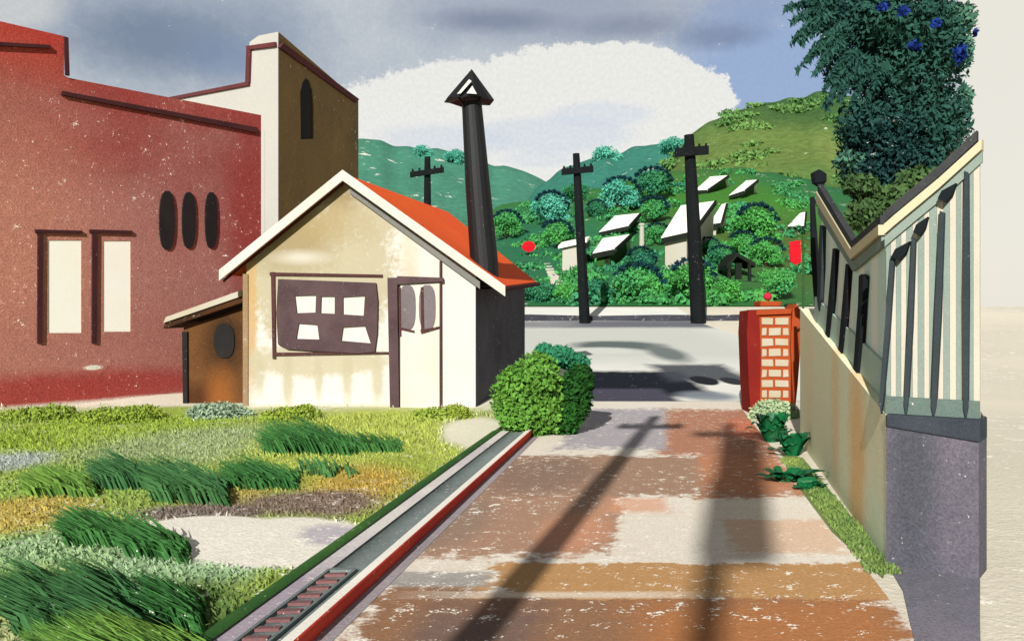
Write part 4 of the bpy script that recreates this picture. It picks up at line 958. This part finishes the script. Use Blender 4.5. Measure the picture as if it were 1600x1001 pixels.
# base board
for x0, x1 in ((1276, 1383.6), (1384.6, 1531)):
    pl = PA if x1 < XC else PF; n_ = 6; lo, hi = [], []
    for i in range(n_ + 1):
        x = x0 + (x1 - x0) * i / n_; g_ = pl.at(x, 500, .028); k = .32 if pl is PA else .15
        lo.append(Vector((g_.x, g_.y, fbase(x) + .0035))); hi.append(Vector((g_.x, g_.y, fbase(x) + k)))
    mb = MB(); mb.prism(lo + hi[::-1], -pl.n * .026); mb.build('base_board', M_basea if pl is PA else M_base, fc)
def rail(pts, w0, dy, mat, out, th, name):
    mb = MB()
    for (x0, y0), (x1, y1) in zip(pts, pts[1:]):
        pl = PA if (x0 + x1) / 2 < XC else PF
        q = [pl.at(x0, y0 + dy, out), pl.at(x1, y1 + dy, out), pl.at(x1, y1 + dy + w0, out), pl.at(x0, y0 + dy + w0, out)]
        mb.prism(q, -pl.n * th)
    return mb.build(name, mat, fc)
tl_ = [(1282, 312), (1338, 402), (XC - .1, 364)]; tr_ = [(XC + .1, 364), (1400, 350), (1470, 292), (1536, 232)]
for t_ in (tl_, tr_):
    rail(t_, 16, 6, M_b1, .035, .03, 'lower_rail'); rail(t_, 16, -13, M_rail, .06, .09, 'top_rail')
rail([(1283, 304), (1338, 392), (XC - .1, 352)], 14, -16, M_rail2, .045, .07, 'capping')
rail([(XC + .1, 352), (1400, 338), (1470, 280), (1528, 226)], 17, -21, M_rail2, .045, .07, 'capping')
for cx, cy, w_ in ((1412, 394, 15), (1443, 356, 12), (1484, 304, 15)):
    mb = MB(); slab(mb, PF, [(cx - w_, cy + 8), (cx - w_ * .6, cy - 4), (cx + w_ * .9, cy - 16), (cx + w_ * .5, cy + 2), (cx - w_ * .2, cy + 14)], .09, .06); mb.build('bracket', M_b4, fc)
Yn = 13.1
lp = thing('finial_post', P(1279, 495, Yn), 'slim black leaning post with knob at the far end of the fence', 'post')
mb = MB(); mb.tube([P(1279, 495, Yn), P(1273, 400, Yn), P(1269, 308, Yn)], [.05, .06, .035], 8); mb.build('shaft', M_b4, lp)
mb = MB(); mb.tube([P(1286, 312, Yn), P(1282, 292, Yn), P(1280, 285, Yn), P(1279, 272, Yn), P(1281, 266, Yn)], [.03, .035, .11, .12, .03], 8); mb.tube([P(1269, 318, Yn), P(1286, 308, Yn)], .03, 6); mb.build('knob', M_b4, lp)

# ------------------------------------------------------------------ bush, plants and big tree
def bush(name, blobs, n, size, mats, label, cat='bush', parts=('foliage',), asp=1.8, sh=.4, stems=True, grp=None):
    x, y = blobs[0][0][0], blobs[0][0][1]; t = thing(name, (x, y, 0), label, cat, grp)
    for bl_, m_, nn, pn in zip(blobs, mats, n, parts):
        link(pn, leaf_mesh(pn, bl_, nn, size, asp, sh), m_, t)
    if stems:
        mb = MB(); zc = blobs[0][0][2]
        for k in range(4): a = k * 1.57; mb.tube([(x, y, -.05), (x + .12 * math.cos(a), y + .12 * math.sin(a), zc * .6), (x + .3 * math.cos(a), y + .3 * math.sin(a), zc)], [.04, .03, .012], 6)
        mb.build('stem', M_tr, t)
    return t
def bb(px, py, rx, ry, Y, ryw=None):
    p = P(px, py, Y); return (p.x, p.y, p.z, rx * Y / F, ryw or rx * Y / F, ry * Y / F)
Mh1 = paint('hedge_green', (100, 146, 56), (84, 134, 54), 1.2, 0.88, 0.12, 0.2, bump=0, island=.3)
Mh2 = paint('hedge_shade_side', (44, 92, 34), (30, 70, 32), 1.2, 1.0, 0.06, 0.2, bump=0, island=.3)  # leaves of the shaded side, shade painted as a darker green
Mh3 = paint('hedge_teal', (60, 140, 104), (48, 124, 84), 1.2, 1.1, 0.15, 0.2, bump=0, island=.3)
YB = 14.3
bush('clipped_bush', [
    [bb(810, 622, 42, 50, YB), bb(838, 590, 40, 40, YB), bb(800, 600, 26, 24, YB), bb(825, 650, 46, 36, YB), bb(850, 640, 34, 44, YB)],
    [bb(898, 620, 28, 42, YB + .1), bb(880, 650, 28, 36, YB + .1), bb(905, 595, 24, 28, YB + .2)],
    [bb(872, 556, 26, 16, YB + .4), bb(898, 566, 24, 14, YB + .5), bb(850, 548, 14, 12, YB + .4)]],
    [11000, 6500, 3500], .085, [Mh1, Mh2, Mh3], 'large clipped green bush at the corner of the cottage, its shaded side painted darker', 'bush', ('foliage', 'shade_side_foliage', 'top_foliage'))
Ms1 = paint('sage_foliage', (158, 178, 150), (140, 164, 136), 1.2, 1.0, 0.1, 0.15, bump=0, island=.25)
Ms2 = paint('pale_sage_foliage', (172, 192, 152), (156, 178, 132), 1.2, 1.0, 0.1, 0.15, bump=0, island=.25)
Mp = paint('glossy_green_leaf', (22, 112, 60), (14, 84, 50), 1.2, 0.95, 0.03, 0.15, bump=0, island=.4, rough=.5)
bush('sage_bush', [[bb(345, 650, 44, 22, 15.9), bb(320, 646, 28, 16, 15.9), bb(375, 655, 30, 16, 15.9)]], [4200], .07, [Ms1], 'low grey green bush in front of the brown lean-to')
bush('pale_bush', [[bb(1208, 645, 34, 22, 16.6), bb(1190, 655, 22, 18, 16.4), bb(1232, 650, 18, 20, 16.6)]], [3600], .07, [Ms2], 'pale sage bush at the foot of the brick pillar')
My = paint('yellow_green_foliage', (158, 176, 66), (138, 164, 64), 1.0, 1.15, 0.12, 0.12, bump=0, island=.2)
for cx, w_, lb in ((60, 62, 'yellow green mound of weeds at the left foot of the red building'), (190, 70, 'yellow green mound of weeds below the white windows of the red building'), (455, 48, 'yellow green mound of weeds under the cottage window'), (690, 52, 'yellow green mound of weeds under the cottage door')):
    bush('weed_mound', [[bb(cx, 652, w_, 17, 15.4, .5), bb(cx - w_ * .5, 658, w_ * .5, 13, 15.2, .4), bb(cx + w_ * .45, 647, w_ * .45, 16, 15.6, .4)]], [4200], .06, [My], lb, 'weeds', stems=False, grp='weed mounds at the foot of the buildings')
def leafy(px, py, w_, h_, Y, label, n=46, tilt=0.0, L=.34):
    """an arching plant with broad leaves rising from one crown"""
    b = G(px, py); v, f = [], []
    for i in range(n):
        a = random.uniform(0, 2 * math.pi); r0 = random.uniform(0, .12); base = Vector((b.x + r0 * math.cos(a), b.y + r0 * math.sin(a) * .5, 0))
        d = Vector((math.cos(a), math.sin(a) * .6, 0)); lift = random.uniform(.35, 1.0) * h_; reach = random.uniform(.25, 1.0) * w_; side = Vector((-d.y, d.x, 0)).normalized()
        prev = None; K = 6; wl = L * .16
        for k in range(K + 1):
            t = k / K; p = base + d * reach * t + Vector((tilt * t * .3, 0, lift * math.sin(t * 2.1)))
            ww = wl * (math.sin(math.pi * (.08 + .92 * t)) + .05) * 1.5
            i0 = len(v); v += [tuple(p - side * ww), tuple(p + side * ww + Vector((0, 0, -.01)))]
            if k: f.append((i0 - 2, i0 - 1, i0 + 1, i0))
    me = D.meshes.new('leafy_plant'); me.from_pydata(v, [], f); o = link('leafy_plant', me, Mp); rebase(o); return tag(o, label, 'plant', 'dark leafy plants at the foot of the wall')
leafy(1205, 690, .34, .46, 0, 'dark green leafy plant just below the brick pillar')
leafy(1238, 712, .30, .36, 0, 'dark green leafy plant between the pillar plant and the flat road edge plant', 34)
leafy(1228, 752, .34, .16, 0, 'flat spreading dark leafy plant at the road edge', 40, .3)
leafy(1258, 764, .22, .13, 0, 'smallest leafy plant, nearest to the camera along the wall', 22, .2)

Mt1 = paint('dark_blue_green_leaf', (48, 88, 72), (30, 60, 60), 0.35, 0.85, 0.02, 0.2, bump=0, island=.45)
Mt2 = paint('grey_green_leaf', (84, 128, 104), (60, 98, 82), 0.4, 0.9, 0.03, 0.2, bump=0, island=.35)
Mt3 = paint('ultramarine_leaf', (34, 60, 140), (30, 50, 110), 0.5, 1.1, 0, 0.1, bump=0, island=.2)
Mt4 = paint('olive_leaf', (82, 108, 58), (56, 82, 52), 0.4, 0.9, 0.02, 0.2, bump=0, island=.35)
YT = 22.0
tx = P(1420, 485, YT).x
bt = thing('big_tree', (tx, YT, 0), 'tall dark blue green tree overhanging behind the board fence', 'tree')
main = [bb(1320, 110, 34, 34, YT), bb(1490, 200, 30, 60, YT), bb(1380, 250, 60, 50, YT), bb(1450, 320, 40, 40, YT), bb(1350, 260, 44, 34, YT), bb(1400, 40, 85, 60, YT), bb(1350, 45, 62, 42, YT), bb(1450, 90, 60, 80, YT), bb(1400, 120, 62, 70, YT), bb(1395, 200, 72, 62, YT), bb(1455, 190, 55, 60, YT), bb(1345, 195, 42, 40, YT - .5),
        bb(1420, 270, 62, 50, YT), bb(1465, 260, 36, 50, YT), bb(1370, 300, 40, 26, YT), bb(1340, 225, 34, 24, YT), bb(1400, -60, 120, 60, YT), bb(1290, 28, 34, 24, YT), bb(1320, 20, 40, 26, YT)]
link('crown', leaf_mesh('crown', main, 38000, .17, 2.4, .12), Mt1, bt)
spr = []
for x0, y0, dx, dy, k in ((1290, 10, -46, 26, 5), (1300, 24, -42, 44, 5), (1318, 45, -40, 30, 5), (1310, 70, -30, 44, 5), (1330, 90, -36, 52, 6), (1350, 95, -30, 60, 6), (1365, 100, -26, 58, 6), (1295, 0, -60, 14, 5), (1285, 30, -44, 40, 5), (1305, 60, -52, 50, 5), (1345, 110, -50, 54, 6), (1325, 100, -26, 70, 5), (1380, 110, -20, 50, 5)):
    for i in range(k * 2): t = i / (k * 2 - 1); spr.append(bb(x0 + dx * t - 6 * t * t, y0 + dy * t * t * .6 + dy * .4 * t, 11 * (1 - t * .8) + 1.5, 8 * (1 - t * .8) + 1.5, YT - .8))
link('drooping_foliage', leaf_mesh('drooping_foliage', spr, 8000, .24, 3.2, .1, droop=.55), Mt1, bt)
link('pale_foliage', leaf_mesh('pale_foliage', [bb(1500, 30, 26, 24, YT + .6), bb(1485, 62, 26, 40, YT + .6), bb(1508, 150, 12, 18, YT + .4), bb(1500, 80, 20, 26, YT + .6), bb(1330, 250, 24, 14, YT - .3), bb(1470, 20, 30, 18, YT + .5)], 3400, .17, 2.0, .3), Mt2, bt)
link('blue_foliage', leaf_mesh('blue_foliage', [bb(1500, 84, 10, 18, YT - 1.2), bb(1462, 36, 8, 7, YT - 1.6), bb(1410, 18, 9, 8, YT - 1.6), bb(1428, 72, 12, 5, YT - 1.8), bb(1524, 50, 5, 8, YT - .6), bb(1380, 10, 12, 6, YT - 1.5)], 420, .15, 2.0, .2), Mt3, bt)
link('low_foliage', leaf_mesh('low_foliage', [bb(1360, 335, 38, 30, YT - 1), bb(1400, 312, 44, 22, YT - 1), bb(1440, 290, 40, 30, YT - 1), bb(1345, 290, 28, 18, YT - 1)], 5200, .18, 2.0, .3), Mt4, bt)
mb = MB(); Z = lambda py: P(0, py, YT).z
mb.tube([(tx, YT, -.3), (tx + .1, YT, 1.5), (tx - .1, YT + .1, 3.4), (tx - .2, YT, 5.6), (tx - .3, YT, 8.6)], [.42, .34, .28, .2, .08], 12, wob=.05)
for dx, z0, z1 in ((-1.3, 3.4, 6.0), (1.2, 3.6, 6.4), (-1.7, 5.0, 8.4), (.9, 5.4, 8.2), (-.9, 2.8, 4.4)): mb.tube([(tx - .1, YT, z0), (tx + dx * .5, YT - .2, (z0 + z1) / 2 + .1), (tx + dx, YT - .2, z1)], [.16, .1, .04], 8)
mb.build('trunk', M_tr, bt, smooth=True)
